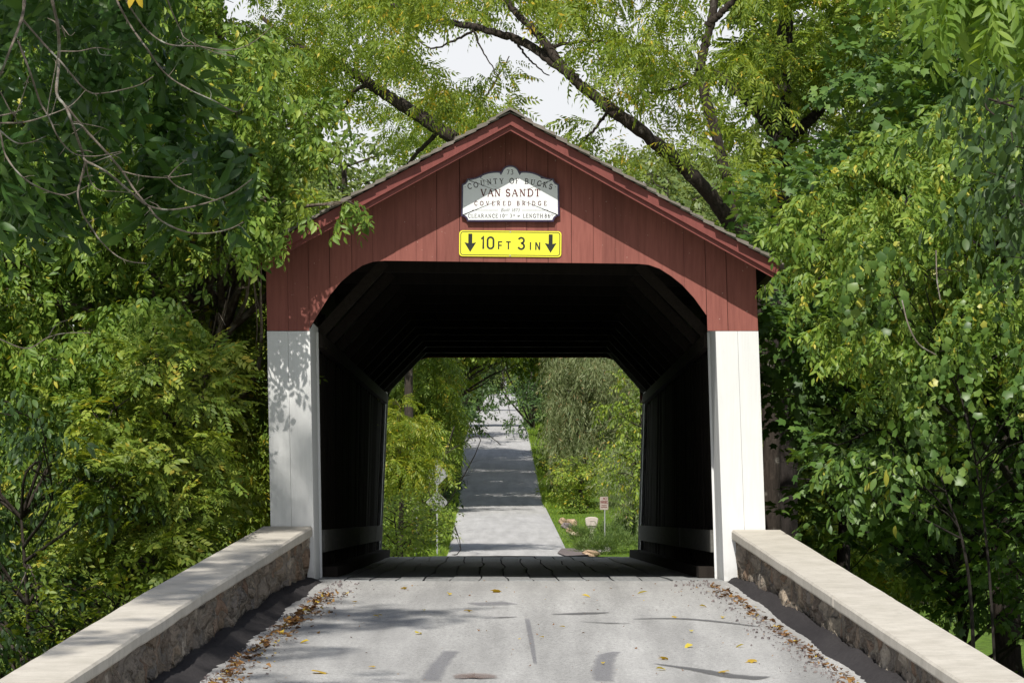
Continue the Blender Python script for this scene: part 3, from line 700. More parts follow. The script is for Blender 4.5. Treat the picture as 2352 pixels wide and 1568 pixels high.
# ------------------------------------------------------------------ lettering
def arc(cx, cy, rx, ry, a0, a1, n=10):
    return [(cx + rx * math.cos(math.radians(a)), cy + ry * math.sin(math.radians(a))) for a in np.linspace(a0, a1, n)]
SERIF = {
 'A': (.86, [('t', [(.08, 0), (.43, 1)]), ('k', [(.43, 1), (.78, 0)]), ('t', [(.2, .34), (.66, .34)]), ('t', [(-.02, 0), (.22, 0)]), ('t', [(.62, 0), (.92, 0)])]),
 'B': (.72, [('k', [(.16, 0), (.16, 1)]), ('m', [(.02, 1), (.36, 1)] + arc(.38, .76, .24, .24, 80, -80) + [(.16, .52)]), ('m', [(.36, .52)] + arc(.4, .26, .28, .26, 80, -80) + [(.02, 0)])]),
 'C': (.78, [('k', arc(.46, .5, .40, .5, 52, 308, 16)), ('t', [(.72, .70), (.74, .98)]), ('t', [(.70, .10), (.76, .2)])]),
 'D': (.84, [('k', [(.16, 0), (.16, 1)]), ('m', [(.02, 1), (.36, 1)] + arc(.36, .5, .42, .5, 85, -85, 14) + [(.02, 0)])]),
 'E': (.68, [('k', [(.16, 0), (.16, 1)]), ('t', [(.02, 1), (.62, 1), (.62, .76)]), ('t', [(.16, .52), (.5, .52)]), ('t', [(.02, 0), (.66, 0), (.66, .24)])]),
 'F': (.64, [('k', [(.16, 0), (.16, 1)]), ('t', [(.02, 1), (.62, 1), (.62, .76)]), ('t', [(.16, .52), (.5, .52)]), ('t', [(.02, 0), (.32, 0)])]),
 'G': (.84, [('k', arc(.46, .5, .40, .5, 52, 318, 16)), ('t', [(.72, .70), (.74, .98)]), ('k', [(.74, .04), (.74, .40)]), ('t', [(.56, .42), (.88, .42)])]),
 'H': (.86, [('k', [(.16, 0), (.16, 1)]), ('k', [(.70, 0), (.70, 1)]), ('t', [(.16, .52), (.70, .52)]), ('t', [(.02, 0), (.30, 0)]), ('t', [(.02, 1), (.30, 1)]), ('t', [(.56, 0), (.84, 0)]), ('t', [(.56, 1), (.84, 1)])]),
 'I': (.34, [('k', [(.17, 0), (.17, 1)]), ('t', [(.02, 1), (.32, 1)]), ('t', [(.02, 0), (.32, 0)])]),
 'K': (.82, [('k', [(.16, 0), (.16, 1)]), ('t', [(.68, 1), (.18, .42)]), ('k', [(.34, .58), (.72, 0)]), ('t', [(.02, 1), (.30, 1)]), ('t', [(.02, 0), (.30, 0)]), ('t', [(.56, 1), (.80, 1)]), ('t', [(.6, 0), (.84, 0)])]),
 'L': (.66, [('k', [(.16, 0), (.16, 1)]), ('t', [(.02, 1), (.30, 1)]), ('t', [(.02, 0), (.62, 0), (.64, .26)])]),
 'N': (.9, [('t', [(.16, 0), (.16, 1)]), ('k', [(.14, 1), (.72, 0)]), ('t', [(.72, 0), (.72, 1)]), ('t', [(0, 1), (.2, 1)]), ('t', [(.02, 0), (.30, 0)]), ('t', [(.58, 1), (.86, 1)])]),
 'O': (.9, [('k', arc(.45, .5, .40, .5, 90, 450, 22))]),
 'R': (.8, [('k', [(.16, 0), (.16, 1)]), ('m', [(.02, 1), (.36, 1)] + arc(.38, .75, .26, .25, 80, -80) + [(.16, .5)]), ('k', [(.38, .5), (.72, 0)]), ('t', [(.02, 0), (.30, 0)]), ('t', [(.62, 0), (.82, 0)])]),
 'S': (.62, [('k', arc(.31, .74, .24, .25, 30, 250, 10) + arc(.31, .25, .25, .25, 80, -150, 10)), ('t', [(.53, .72), (.54, .98)]), ('t', [(.07, .02), (.08, .30)])]),
 'T': (.76, [('k', [(.38, 0), (.38, 1)]), ('t', [(.05, .74), (.05, 1), (.71, 1), (.71, .74)]), ('t', [(.22, 0), (.54, 0)])]),
 'U': (.84, [('k', [(.16, 1)] + arc(.42, .3, .26, .29, 180, 270, 6)), ('t', arc(.42, .3, .26, .29, 270, 360, 6) + [(.68, 1)]), ('t', [(.02, 1), (.30, 1)]), ('t', [(.56, 1), (.82, 1)])]),
 'V': (.84, [('k', [(.1, 1), (.42, 0)]), ('t', [(.42, 0), (.74, 1)]), ('t', [(-.02, 1), (.26, 1)]), ('t', [(.6, 1), (.88, 1)])]),
 'Y': (.8, [('k', [(.1, 1), (.4, .46), (.4, 0)]), ('t', [(.4, .46), (.7, 1)]), ('t', [(-.02, 1), (.24, 1)]), ('t', [(.58, 1), (.84, 1)]), ('t', [(.25, 0), (.55, 0)])]),
 '0': (.62, [('k', arc(.31, .5, .25, .5, 90, 450, 20))]),
 '1': (.4, [('k', [(.2, 0), (.2, 1)]), ('t', [(.06, .88), (.2, .97)]), ('t', [(.06, 0), (.34, 0)])]),
 '3': (.58, [('m', arc(.27, .76, .22, .24, 150, -80, 10) + arc(.27, .27, .25, .27, 80, -150, 10))]),
 '6': (.62, [('m', arc(.34, .5, .28, .5, 65, 180, 8) + arc(.31, .3, .25, .3, 180, 540, 16))]),
 '7': (.58, [('t', [(.04, .8), (.06, 1), (.54, 1)]), ('k', [(.54, 1), (.22, 0)])]),
 '8': (.6, [('m', arc(.3, .76, .21, .24, -90, 270, 16)), ('m', arc(.3, .26, .25, .26, 90, 450, 16))]),
 'u': (.56, [('k', [(.12, .62), (.12, .16)] + arc(.25, .14, .13, .13, 180, 300, 5)), ('k', [(.46, .62), (.46, 0)])]),
 'i': (.26, [('k', [(.13, 0), (.13, .62)]), ('k', [(.13, .8), (.13, .9)])]),
 'l': (.26, [('k', [(.13, 0), (.13, 1)])]),
 't': (.36, [('k', [(.16, .92), (.16, .12), (.28, 0)]), ('t', [(.02, .62), (.34, .62)])]),
 ' ': (.42, []),
}
SANS = {
 '1': (.34, [('k', [(.06, .80), (.22, .97), (.22, 0)])]),
 '0': (.62, [('k', [(.07, .7)] + arc(.31, .72, .24, .24, 180, 0, 9) + arc(.31, .28, .24, .24, 0, -180, 9) + [(.07, .7)])]),
 '3': (.58, [('k', arc(.27, .74, .22, .22, 160, -80, 10) + arc(.27, .27, .24, .24, 80, -165, 10))]),
 'F': (.56, [('k', [(.09, 0), (.09, .94), (.54, .94)]), ('k', [(.12, .50), (.48, .50)])]),
 'T': (.58, [('k', [(0.0, .94), (.58, .94)]), ('k', [(.29, 0), (.29, .9)])]),
 'I': (.18, [('k', [(.09, 0), (.09, 1)])]),
 'N': (.64, [('k', [(.08, 0), (.08, 1)]), ('k', [(.10, .97), (.54, .03)]), ('k', [(.56, 0), (.56, 1)])]),
 'P': (.58, [('k', [(.09, 0), (.09, 1)]), ('k', [(.12, .94)] + arc(.32, .73, .2, .21, 85, -85, 8) + [(.12, .52)])]),
 ' ': (.4, []),
}
class Ink:
    """Flat strokes in a plane: local u to the right, v up, laid towards -y."""
    def __init__(self, origin, rot=0.0, step=0.000016):
        self.mb = MB(); self.o = np.array(origin, float); self.c = math.cos(rot); self.s = math.sin(rot); self.k = 0; self.step = step
    def pt(self, u, v):
        return (self.o[0] + u * self.c - v * self.s, self.o[1] - self.k * self.step, self.o[2] + u * self.s + v * self.c)
    def ribbon(self, pts, w):
        P = np.array(pts, float); m = len(P)
        if m < 2: return
        self.k += 1; closed = np.linalg.norm(P[0] - P[-1]) < 1e-6
        vs = []
        for i in range(m):
            a = P[i] - P[i - 1] if i > 0 else (P[i] - P[-2] if closed else None)
            b = P[i + 1] - P[i] if i < m - 1 else (P[1] - P[0] if closed else None)
            ds = [x / (np.linalg.norm(x) + 1e-9) for x in (a, b) if x is not None]
            n_ = [np.array([-x[1], x[0]]) for x in ds]; nn = sum(n_); nn = nn / (np.linalg.norm(nn) + 1e-9); cs = max(0.5, float(np.dot(nn, n_[0])))
            for sg in (1, -1): vs.append(self.pt(*(P[i] + sg * nn * w / 2 / cs)))
        self.mb.add(vs, [(2 * i, 2 * i + 1, 2 * i + 3, 2 * i + 2) for i in range(m - 1)])
    def poly(self, pts):
        self.k += 1; self.mb.add([self.pt(*p) for p in pts], [list(range(len(pts)))])
    def glyph(self, g, x, y, h, kx, tk, rot=0.0, shear=0.0):
        c, s = math.cos(rot), math.sin(rot)
        for kind, pts in g[1]:
            w = {'k': tk, 'm': tk * 0.85, 't': tk * 0.55}[kind] * h
            q = []
            for u, v in pts:
                a = (u + shear * v) * h * kx; b = v * h; q.append((x + a * c - b * s, y + a * s + b * c))
            self.ribbon(q, w)
    def text(self, s, cx, y, h, width=None, kx=1.0, gap=0.12, tk=0.16, font=SERIF, shear=0.0, left=None):
        adv = [font[c][0] * kx + gap for c in s]; tot = sum(adv) - gap
        if width: gap += (width / h - tot) / max(1, len(s) - 1); tot = width / h; adv = [font[c][0] * kx + gap for c in s]
        x = (cx - tot * h / 2) if left is None else left
        for c, a in zip(s, adv):
            self.glyph(font[c], x, y, h, kx, tk, 0, shear); x += a * h
        return x

# name board: px -> plate-local metres (origin at the plate's middle)
SZ = 50.0 / F
def nb(zx, zy):  # zoomed picture coordinates of the board -> local
    px = (1100 + zx / 5.6) / 1.08844; py = (390 + zy / 5.6) / 1.08844
    return ((px - 1172.5) * SZ, (1122.5 - py - 676.0) * SZ)
zc = CAMZ + (HY - 446.5) * SZ; xc = (1172.5 - CX) * SZ
nboard = empty('bridge_name_sign', (xc, -0.02, zc), 'white shaped bridge name board with purple rim and dark lettering on the red gable', 'sign')
out = []
def q2(a, b, c, n=8):  # quadratic bezier
    return [((1 - t) ** 2 * a[0] + 2 * t * (1 - t) * b[0] + t * t * c[0], (1 - t) ** 2 * a[1] + 2 * t * (1 - t) * b[1] + t * t * c[1]) for t in np.linspace(0, 1, n)]
half = []
half += arc(990, 262, 128, 125, 270, 350, 10)           # crown bump (zoomed y grows downwards)
half += q2((1120, 222), (1290, 205), (1420, 285), 8) + q2((1420, 285), (1500, 325), (1590, 322), 5)
half += q2((1592, 324), (1600, 385), (1665, 400), 6)
half += [(1668, 560), (1672, 840)] + q2((1672, 842), (1598, 850), (1590, 922), 6) + [(1400, 922), (990, 920)]
R_ = [nb(a, b) for a, b in half]
mid = nb(985, 500)[0]
Lf = [(2 * mid - u, v) for u, v in reversed(R_)]
outline = R_ + Lf[1:-1]
def shrink(poly, d):
    P = np.array(poly); n = len(P); A2 = sum(P[i][0] * P[(i + 1) % n][1] - P[(i + 1) % n][0] * P[i][1] for i in range(n)); sg = 1 if A2 > 0 else -1
    o = []
    for i in range(n):
        a = P[i] - P[i - 1]; b = P[(i + 1) % n] - P[i]
        na = np.array([-a[1], a[0]]) / (np.linalg.norm(a) + 1e-9); nb_ = np.array([-b[1], b[0]]) / (np.linalg.norm(b) + 1e-9)
        nn = na + nb_; nn /= np.linalg.norm(nn) + 1e-9; cs = max(0.6, float(np.dot(nn, na))); o.append(P[i] + sg * nn * d / cs)
    return [tuple(p) for p in o]
def plate(poly, y0, y1, ox, oz):
    pl = [(u + ox, v + oz) for u, v in poly]; A2 = sum(pl[i][0] * pl[(i + 1) % len(pl)][1] - pl[(i + 1) % len(pl)][0] * pl[i][1] for i in range(len(pl)))
    return MB().prism_y(pl if A2 > 0 else pl[::-1], y0, y1)
def solid_fan(poly, y0, y1, ox, oz, cu=0.0, cv=0.0):
    n = len(poly); A2 = sum(poly[i][0] * poly[(i + 1) % n][1] - poly[(i + 1) % n][0] * poly[i][1] for i in range(n)); P = poly if A2 > 0 else poly[::-1]
    P = [p for i, p in enumerate(P) if math.hypot(p[0] - P[i - 1][0], p[1] - P[i - 1][1]) > 1e-4]; n = len(P)
    vs = [(u + ox, y0, v + oz) for u, v in P] + [(u + ox, y1, v + oz) for u, v in P] + [(ox + cu, y0, oz + cv), (ox + cu, y1, oz + cv)]
    fs = [(i, (i + 1) % n, 2 * n) for i in range(n)] + [(n + (i + 1) % n, n + i, 2 * n + 1) for i in range(n)] + [(i, n + i, n + (i + 1) % n, (i + 1) % n) for i in range(n)]
    return MB().add(vs, fs)
def fan_plate(poly, y, ox, oz, cu=0.0, cv=0.0):
    mb = MB(); n = len(poly); A2 = sum(poly[i][0] * poly[(i + 1) % n][1] - poly[(i + 1) % n][0] * poly[i][1] for i in range(n)); P = poly if A2 > 0 else poly[::-1]
    mb.add([(u + ox, y, v + oz) for u, v in P] + [(ox + cu, y, oz + cv)], [(i, (i + 1) % n, n) for i in range(n)]); return mb
M['sign_white'] = simple_mat('sign_white_enamel', (0.80, 0.82, 0.82), 0.35, 0.5, 0.03, 6, 0, 0.02)
M['sign_rim'] = simple_mat('purple_rim_paint', (0.045, 0.028, 0.075), 0.3, 0.6, 0.35, 14, 0, 0.05)
M['ink'] = simple_mat('dark_brown_ink', (0.035, 0.022, 0.022), 0.5, 0.3, 0.1, 10, 0, 0)
M['ink_red'] = simple_mat('maroon_ink', (0.10, 0.022, 0.018), 0.5, 0.3, 0.1, 10, 0, 0)
M['sign_yellow'] = simple_mat('fluorescent_yellow_sheet', (0.80, 0.76, 0.05), 0.4, 0.4, 0.03, 5, 0, 0.02)
M['black'] = simple_mat('sign_black', (0.02, 0.025, 0.02), 0.45, 0.4, 0.15, 14, 0, 0)
solid_fan(outline, -0.052, -0.006, xc, zc, mid, -0.02).build('sign_rim', M['sign_rim'], nboard)
inner = shrink(outline, 0.018)
solid_fan(inner, -0.056, -0.045, xc, zc, mid, -0.02).build('sign_face', M['sign_white'], nboard)
K1 = 1 / 5.6 / 1.08844 * SZ
def lx(z): return nb(z, 0)[0]
def lz(z): return nb(0, z)[1]
ink = Ink((xc, -0.0563, zc)); ir = Ink((xc, -0.0568, zc))
ink.text('73', lx(980), lz(265), 66 * K1, 88 * K1, 0.9, 0.1, 0.15)
# arched county line, placed letter by letter
arch = [('C', 415, 430, 12), ('O', 503, 410, 9), ('U', 597, 385, 8), ('N', 690, 368, 8), ('T', 775, 358, 6), ('Y', 863, 357, 3),
        ('O', 1005, 355, 0), ('F', 1080, 355, 0), ('B', 1212, 362, -5), ('U', 1300, 375, -8), ('C', 1388, 390, -9), ('K', 1470, 410, -11), ('S', 1550, 436, -14)]
for ch, zx, zy, ang in arch:
    g = SERIF[ch]; h = 70 * K1; w = g[0] * h; a = math.radians(ang); c0 = (lx(zx), lz(zy))
    x = c0[0] - (w / 2 * math.cos(a) - h / 2 * math.sin(a)); y = c0[1] - (w / 2 * math.sin(a) + h / 2 * math.cos(a))
    ink.glyph(g, x, y, h, 1.0, 0.17, a)
ir.text('VAN', (lx(570) + lx(850)) / 2, lz(570), 98 * K1, 282 * K1, 1.0, 0.1, 0.18); ir.text('SANDT', (lx(922) + lx(1402)) / 2, lz(570), 98 * K1, 480 * K1, 1.0, 0.1, 0.18)
ir.text('COVERED', (lx(483) + lx(995)) / 2, lz(697), 58 * K1, 512 * K1, 0.9, 0.1, 0.18); ir.text('BRIDGE', (lx(1075) + lx(1490)) / 2, lz(697), 58 * K1, 415 * K1, 0.9, 0.1, 0.18)
ink.text('Built', (lx(848) + lx(972)) / 2, lz(782), 44 * K1, 118 * K1, 1.0, 0.06, 0.13, SERIF, 0.25)
ink.text('1873', (lx(1003) + lx(1112)) / 2, lz(782), 40 * K1, 106 * K1, 1.0, 0.06, 0.13, SERIF, 0.2)
for a, b, tip in ((450, 815, 445), (1145, 1510, 1520)):
    ink.ribbon([(lx(a), lz(765)), (lx(b), lz(765))], 4 * K1)
    e = 450 if tip < 800 else 1512; d = 20 if tip < 800 else -20
    ink.poly([(lx(e - (d * .3)), lz(765)), (lx(e + d), lz(757)), (lx(e + d), lz(773))])
ink.text('CLEARANCE', (lx(393) + lx(810)) / 2, lz(868), 50 * K1, 417 * K1, 0.95, 0.05, 0.15)
ink.text('10', (lx(840) + lx(900)) / 2, lz(866), 48 * K1, 62 * K1, 0.9, 0.05, 0.15); ink.text('FT', (lx(906) + lx(942)) / 2, lz(846), 24 * K1, 38 * K1, 0.9, 0.05, 0.16, SERIF, 0.15)
ink.text('3', lx(993), lz(866), 48 * K1, None, 0.9, 0.05, 0.15); ink.text('IN', (lx(1018) + lx(1050)) / 2, lz(846), 24 * K1, 32 * K1, 0.9, 0.05, 0.16, SERIF, 0.15)
ink.ribbon([(lx(1085), lz(843)), (lx(1097), lz(853)), (lx(1105), lz(840)), (lx(1117), lz(848))], 9 * K1)
ink.text('LENGTH', (lx(1162) + lx(1440)) / 2, lz(868), 50 * K1, 278 * K1, 0.95, 0.05, 0.15); ink.text('86', (lx(1465) + lx(1540)) / 2, lz(868), 50 * K1, 75 * K1, 0.95, 0.05, 0.15)
ink.text('FT', (lx(1547) + lx(1585)) / 2, lz(846), 24 * K1, 38 * K1, 0.9, 0.05, 0.16, SERIF, 0.15)
for zx, zy in ((352, 440), (1618, 440), (1612, 808), (362, 822)):
    ink.poly([(lx(zx) + 5 * K1 * math.cos(t), lz(zy) + 5 * K1 * math.sin(t)) for t in np.linspace(0, 2 * math.pi, 9)[:-1]])
ink.mb.build('lettering', M['ink'], nboard); ir.mb.build('lettering', M['ink_red'], nboard)

ysz = CAMZ + (HY - 560) * SZ; ysx = (1172 - CX) * SZ
ysign = empty('clearance_sign', (ysx, -0.02, ysz), 'yellow rectangular clearance sign reading 10 FT 3 IN between two down arrows', 'sign')
def rrect(w, h, r_, n=5): return [p for cx, cy, a in ((w / 2 - r_, h / 2 - r_, 0), (-w / 2 + r_, h / 2 - r_, 90), (-w / 2 + r_, -h / 2 + r_, 180), (w / 2 - r_, -h / 2 + r_, 270)) for p in arc(cx, cy, r_, r_, a, a + 90, n)]
def rot2(pl, a): return [(u * math.cos(a) - v * math.sin(a), u * math.sin(a) + v * math.cos(a)) for u, v in pl]
tilt = -0.010
yw, yh = 1430 * K1, 362 * K1
plate(rot2(rrect(yw, yh, 46 * K1), tilt), -0.012, -0.008, ysx, ysz).build('sign_panel', M['sign_yellow'], ysign)
yi = Ink((ysx, -0.0122, ysz), tilt); 
b = rrect(yw - 44 * K1, yh - 40 * K1, 34 * K1); yi.ribbon(b + [b[0]], 11 * K1)
def yx(z): return (z - 985) * K1
def yz(z): return (1228 - z) * K1
for cxz in (425, 1550):
    a = [(-28, 1092), (28, 1092), (28, 1215), (86, 1212), (74, 1238), (0, 1350), (-74, 1238), (-86, 1212), (-28, 1215)]
    for tri in ([(-28, 1092), (28, 1092), (28, 1240), (-28, 1240)],):
        yi.poly([(yx(cxz + u), yz(v)) for u, v in tri][::-1])
    yi.poly([(yx(cxz + u), yz(v)) for u, v in [(-84, 1212), (0, 1232), (84, 1212), (0, 1350)]][::-1])
def ytext(s, x0, x1, base, h, tk):
    yi.text(s, (yx(x0) + yx(x1)) / 2, yz(base), h * K1, (x1 - x0) * K1, 1.0, 0.1, tk, SANS)
ytext('10', 570, 762, 1305, 172, 0.155); ytext('FT', 812, 992, 1308, 112, 0.17); ytext('3', 1092, 1205, 1308, 172, 0.155); ytext('IN', 1258, 1405, 1312, 110, 0.17)
yi.mb.build('sign_legend', M['black'], ysign)
for dx in (-1, 1):
    MB().prism_y([(ysx + 0.002 * dx + 0.008 * math.cos(t), ysz + dx * (yh / 2 - 0.012) + 0.008 * math.sin(t)) for t in np.linspace(0, 2 * math.pi, 9)[:-1]], -0.016, -0.011).build('bolt', M['metal'], ysign)

# ------------------------------------------------------------------ foliage
LEAFSHAPE = {
 'lance': (np.array([(0, 0, 0), (-.21, .36, .05), (-.15, .70, 0.01), (0, 1, -.12), (.15, .70, 0.01), (.21, .36, .05), (0, .40, -.02), (0, .72, -.045)], float),
           np.array([(0, 6, 1, 1), (6, 7, 2, 1), (7, 3, 2, 2), (0, 5, 6, 6), (6, 5, 4, 7), (7, 4, 3, 3)])),
 'lance_far': (np.array([(0, 0, 0), (-.16, .42, .03), (0, 1, -.08), (.16, .42, .03), (0, .45, -.03)], float), np.array([(0, 4, 2, 1), (0, 3, 2, 4)])),
 'ovate': (np.array([(0, 0, 0), (-.30, .32, .05), (-.20, .70, .02), (0, 1, -.10), (.20, .70, .02), (.30, .32, .05), (0, .36, -.02), (0, .7, -.04)], float),
           np.array([(0, 6, 1, 1), (6, 7, 2, 1), (7, 3, 2, 2), (0, 5, 6, 6), (6, 5, 4, 7), (7, 4, 3, 3)])),
 'ovate_far': (np.array([(0, 0, 0), (-.26, .42, .05), (0, 1, -.08), (.26, .42, .05), (0, .45, -.03)], float), np.array([(0, 4, 2, 1), (0, 3, 2, 4)])),
 'narrow': (np.array([(0, 0, 0), (-.07, .42, .01), (0, 1, -.08), (.07, .42, .01), (0, .45, -.02)], float), np.array([(0, 4, 2, 1), (0, 3, 2, 4)])),
}
def _smooth(ws, droop=.10, fold=.035):
    n = len(ws); V = []; Q = []
    for i, w in enumerate(ws):
        t = i / (n - 1); z = -droop * t * t
        V += [(-w, t, z + fold * w * 6), (0, t, z), (w, t, z + fold * w * 6)]
    for i in range(n - 1):
        a = 3 * i; Q += [(a, a + 1, a + 4, a + 3), (a + 1, a + 2, a + 5, a + 4)]
    return np.array(V, float), np.array(Q)[:, ::-1]
LEAFSHAPE['blade'] = _smooth([.01, .11, .155, .15, .10, .006], .16)
LEAFSHAPE['oval'] = _smooth([.02, .17, .225, .21, .14, .008], .14)
def _maple():
    V = [(0, .32, .02), (0, 0, 0)]; tips = [(-118, .50), (-58, .66), (0, .72), (58, .66), (118, .50)]; val = [-90, -30, 30, 90]
    for a, r_ in tips: V.append((r_ * math.sin(math.radians(a)), .32 + r_ * math.cos(math.radians(a)), -.07))
    for a in val: V.append((.39 * math.sin(math.radians(a)), .32 + .39 * math.cos(math.radians(a)), -.01))
    Q = [(0, 1, 2, 7), (0, 7, 3, 8), (0, 8, 4, 9), (0, 9, 5, 10), (0, 10, 6, 1)]
    return np.array(V, float), np.array(Q)[:, ::-1]
LEAFSHAPE['maple'] = _maple()
def _grape():
    V = [(0, .35, .03), (0, .06, 0)]; tips = [(-122, .52), (-58, .62), (0, .70), (58, .62), (122, .52)]; val = [-90, -30, 30, 90]
    for a, r_ in tips: V.append((r_ * math.sin(math.radians(a)), .35 + r_ * math.cos(math.radians(a)), -.10))
    for a in val: V.append((.49 * math.sin(math.radians(a)), .35 + .49 * math.cos(math.radians(a)), -.03))
    return np.array(V, float), np.array([(0, 1, 2, 7), (0, 7, 3, 8), (0, 8, 4, 9), (0, 9, 5, 10), (0, 10, 6, 1)])[:, ::-1]
LEAFSHAPE['grape'] = _grape()
for k_ in ('lance', 'ovate'):   # drop the degenerate corner: keep all faces as quads made of real corners
    V_, Q_ = LEAFSHAPE[k_]
    Q_ = np.array([(0, 6, 2, 1), (6, 7, 3, 2), (0, 5, 4, 6), (6, 4, 3, 7)]); LEAFSHAPE[k_] = (V_, Q_)

def nrm(v): return v / (np.linalg.norm(v, axis=-1, keepdims=True) + 1e-9)
class Spray:
    pass
def make_spray(rng, shape, n_nodes, twig, size, pairs=0, rachis=0.3, droop=0.4, sag=0.25, leaf_droop=0.4, spread=55, hang=0.0):
    LV, LQ = LEAFSHAPE[shape]; Vs = []; Qs = []; li = 0; cnt = 0; lids = []
    def leaf(p, f, up, s):
        nonlocal cnt, li
        f = nrm(f); up = nrm(up - f * np.dot(up, f)); sd = np.cross(f, up)
        v = p + s * (LV[:, :1] * sd + LV[:, 1:2] * f + LV[:, 2:3] * up)
        Vs.append(v); Qs.append(LQ + cnt); lids.append(np.full(len(LQ), li)); cnt += len(LV); li += 1
    for i in range(n_nodes):
        t = (i + 0.6) / n_nodes; p = np.array([0, t * twig, -sag * twig * t * t])
        if i == n_nodes - 1: az = rng.normal(0, 15)
        else: az = (1 if i % 2 else -1) * rng.normal(spread, 18)
        el = -droop * 60 * rng.uniform(0.4, 1.3) + rng.normal(8, 16)
        az, el = math.radians(az), math.radians(el)
        f = np.array([math.sin(az) * math.cos(el), math.cos(az) * math.cos(el), math.sin(el)])
        up = np.array([0, 0, 1.0]) + rng.normal(0, 0.28, 3)
        if pairs == 0:
            s = size * rng.uniform(0.7, 1.2)
            pet = p + f * s * 0.35
            g = f + np.array([0, 0, -leaf_droop * rng.uniform(0.5, 1.6)])
            leaf(pet, g, up + 0.3 * f, s)
        else:
            fh = nrm(f * np.array([1, 1, 0]) + 1e-6); side = nrm(np.cross(f, up)); Lr = rachis * rng.uniform(0.75, 1.15)
            for k in range(pairs + 1):
                u = (k + 1.0) / (pairs + 1); pp = p + f * u * Lr + np.array([0, 0, -1]) * (0.35 + hang) * droop * Lr * u * u
                fd = nrm(f + np.array([0, 0, -1]) * 2 * (0.35 + hang) * droop * u)
                sz = size * (0.72 + 0.5 * math.sin(math.pi * min(1, u * 0.9))) * rng.uniform(0.85, 1.12)
                if k == pairs: leaf(pp, fd + np.array([0, 0, -leaf_droop * 0.4]), up, sz)
                else:
                    for sg in (-1, 1):
                        g = 0.52 * fd + sg * 0.85 * side + np.array([0, 0, -leaf_droop * rng.uniform(0.4, 1.4)]) + rng.normal(0, 0.08, 3)
                        leaf(pp, g, up + rng.normal(0, 0.15, 3) - 0.2 * sg * side, sz)
    s = Spray(); s.V = np.vstack(Vs); s.Q = np.vstack(Qs); s.lid = np.concatenate(lids); s.n = li
    return s
def sprays(seed, k=6, **kw):
    rng = np.random.default_rng(seed); return [make_spray(rng, **kw) for _ in range(k)]
SP = {
 'elder': sprays(1, shape='lance', n_nodes=7, twig=0.36, size=0.088, pairs=2, rachis=0.13, droop=0.55, leaf_droop=0.6, sag=0.35, hang=0.4),
 'elder_mid': sprays(2, shape='lance_far', n_nodes=7, twig=0.45, size=0.115, pairs=2, rachis=0.16, droop=0.7, leaf_droop=0.7, sag=0.35, hang=0.3),
 'walnut': sprays(3, shape='lance_far', n_nodes=5, twig=0.26, size=0.085, pairs=6, rachis=0.36, droop=0.55, leaf_droop=0.45, sag=0.2, hang=0.2),
 'locust': sprays(4, shape='ovate_far', n_nodes=6, twig=0.34, size=0.075, pairs=5, rachis=0.26, droop=0.3, leaf_droop=0.2, sag=0.15),
 'maple': sprays(5, shape='maple', n_nodes=10, twig=0.42, size=0.105, droop=0.25, leaf_droop=0.35, sag=0.1, spread=60),
 'vine': sprays(6, shape='grape', n_nodes=10, twig=0.45, size=0.092, droop=0.7, leaf_droop=0.9, sag=0.6, spread=50),
 'broad': sprays(7, shape='oval', n_nodes=11, twig=0.42, size=0.105, droop=0.4, leaf_droop=0.6, sag=0.25, spread=52),
 'ash': sprays(8, shape='blade', n_nodes=5, twig=0.36, size=0.125, pairs=3, rachis=0.22, droop=0.95, leaf_droop=0.95, sag=0.4, hang=0.9),
 'hickory': sprays(9, shape='blade', n_nodes=4, twig=0.34, size=0.13, pairs=5, rachis=0.42, droop=0.8, leaf_droop=0.35, sag=0.3, hang=0.5),
 'willow': sprays(10, shape='narrow', n_nodes=26, twig=0.95, size=0.21, droop=0.7, leaf_droop=1.0, sag=0.9, spread=32),
 'far': sprays(11, shape='ovate_far', n_nodes=12, twig=0.6, size=0.20, droop=0.4, leaf_droop=0.5, sag=0.25),
 'farpin': sprays(12, shape='lance_far', n_nodes=6, twig=0.4, size=0.15, pairs=5, rachis=0.5, droop=0.55, leaf_droop=0.4, sag=0.3, hang=0.3),
 'shrub': sprays(13, shape='ovate_far', n_nodes=12, twig=0.34, size=0.085, droop=0.1, leaf_droop=0.2, sag=0.05),
 'juniper': sprays(14, shape='narrow', n_nodes=20, twig=0.34, size=0.12, droop=-0.3, leaf_droop=-0.1, sag=-0.05, spread=35),
}

def build_leaves(rng, spec, P, D, S, tint_amp=(0.30, 0.22), roll=0.45, tint_shift=0.0):
    """merge copies of the spray templates: positions P, twig directions D, scales S"""
    N = len(P); D = nrm(D); up = np.array([0, 0, 1.0]) + rng.normal(0, 0.05, (N, 3))
    side = nrm(np.cross(D, up)); U = np.cross(side, D)
    a = rng.normal(0, roll, N)[:, None]; side, U = side * np.cos(a) + U * np.sin(a), U * np.cos(a) - side * np.sin(a)
    Rm = np.stack([side, D, U], -1)         # columns
    ti = rng.integers(0, len(spec), N); VV = []; QQ = []; TT = []; off = 0
    base = 0.46 + tint_shift + rng.normal(0, tint_amp[0] * 0.5, N)
    for k, s in enumerate(spec):
        m = np.where(ti == k)[0]
        if not len(m): continue
        v = np.einsum('nij,kj->nki', Rm[m], s.V) * S[m][:, None, None] + P[m][:, None, :]
        nv = len(s.V); q = s.Q[None] + (off + np.arange(len(m)) * nv)[:, None, None]
        lt = base[m][:, None] + rng.normal(0, tint_amp[1], (len(m), s.n)); lt = np.where(rng.random(lt.shape) < 0.004, 1.0, np.minimum(lt, 0.999)); TT.append(np.clip(lt[:, s.lid], 0, 1).ravel())
        VV.append(v.reshape(-1, 3)); QQ.append(q.reshape(-1, 4)); off += nv * len(m)
    return np.vstack(VV), np.vstack(QQ), np.concatenate(TT)

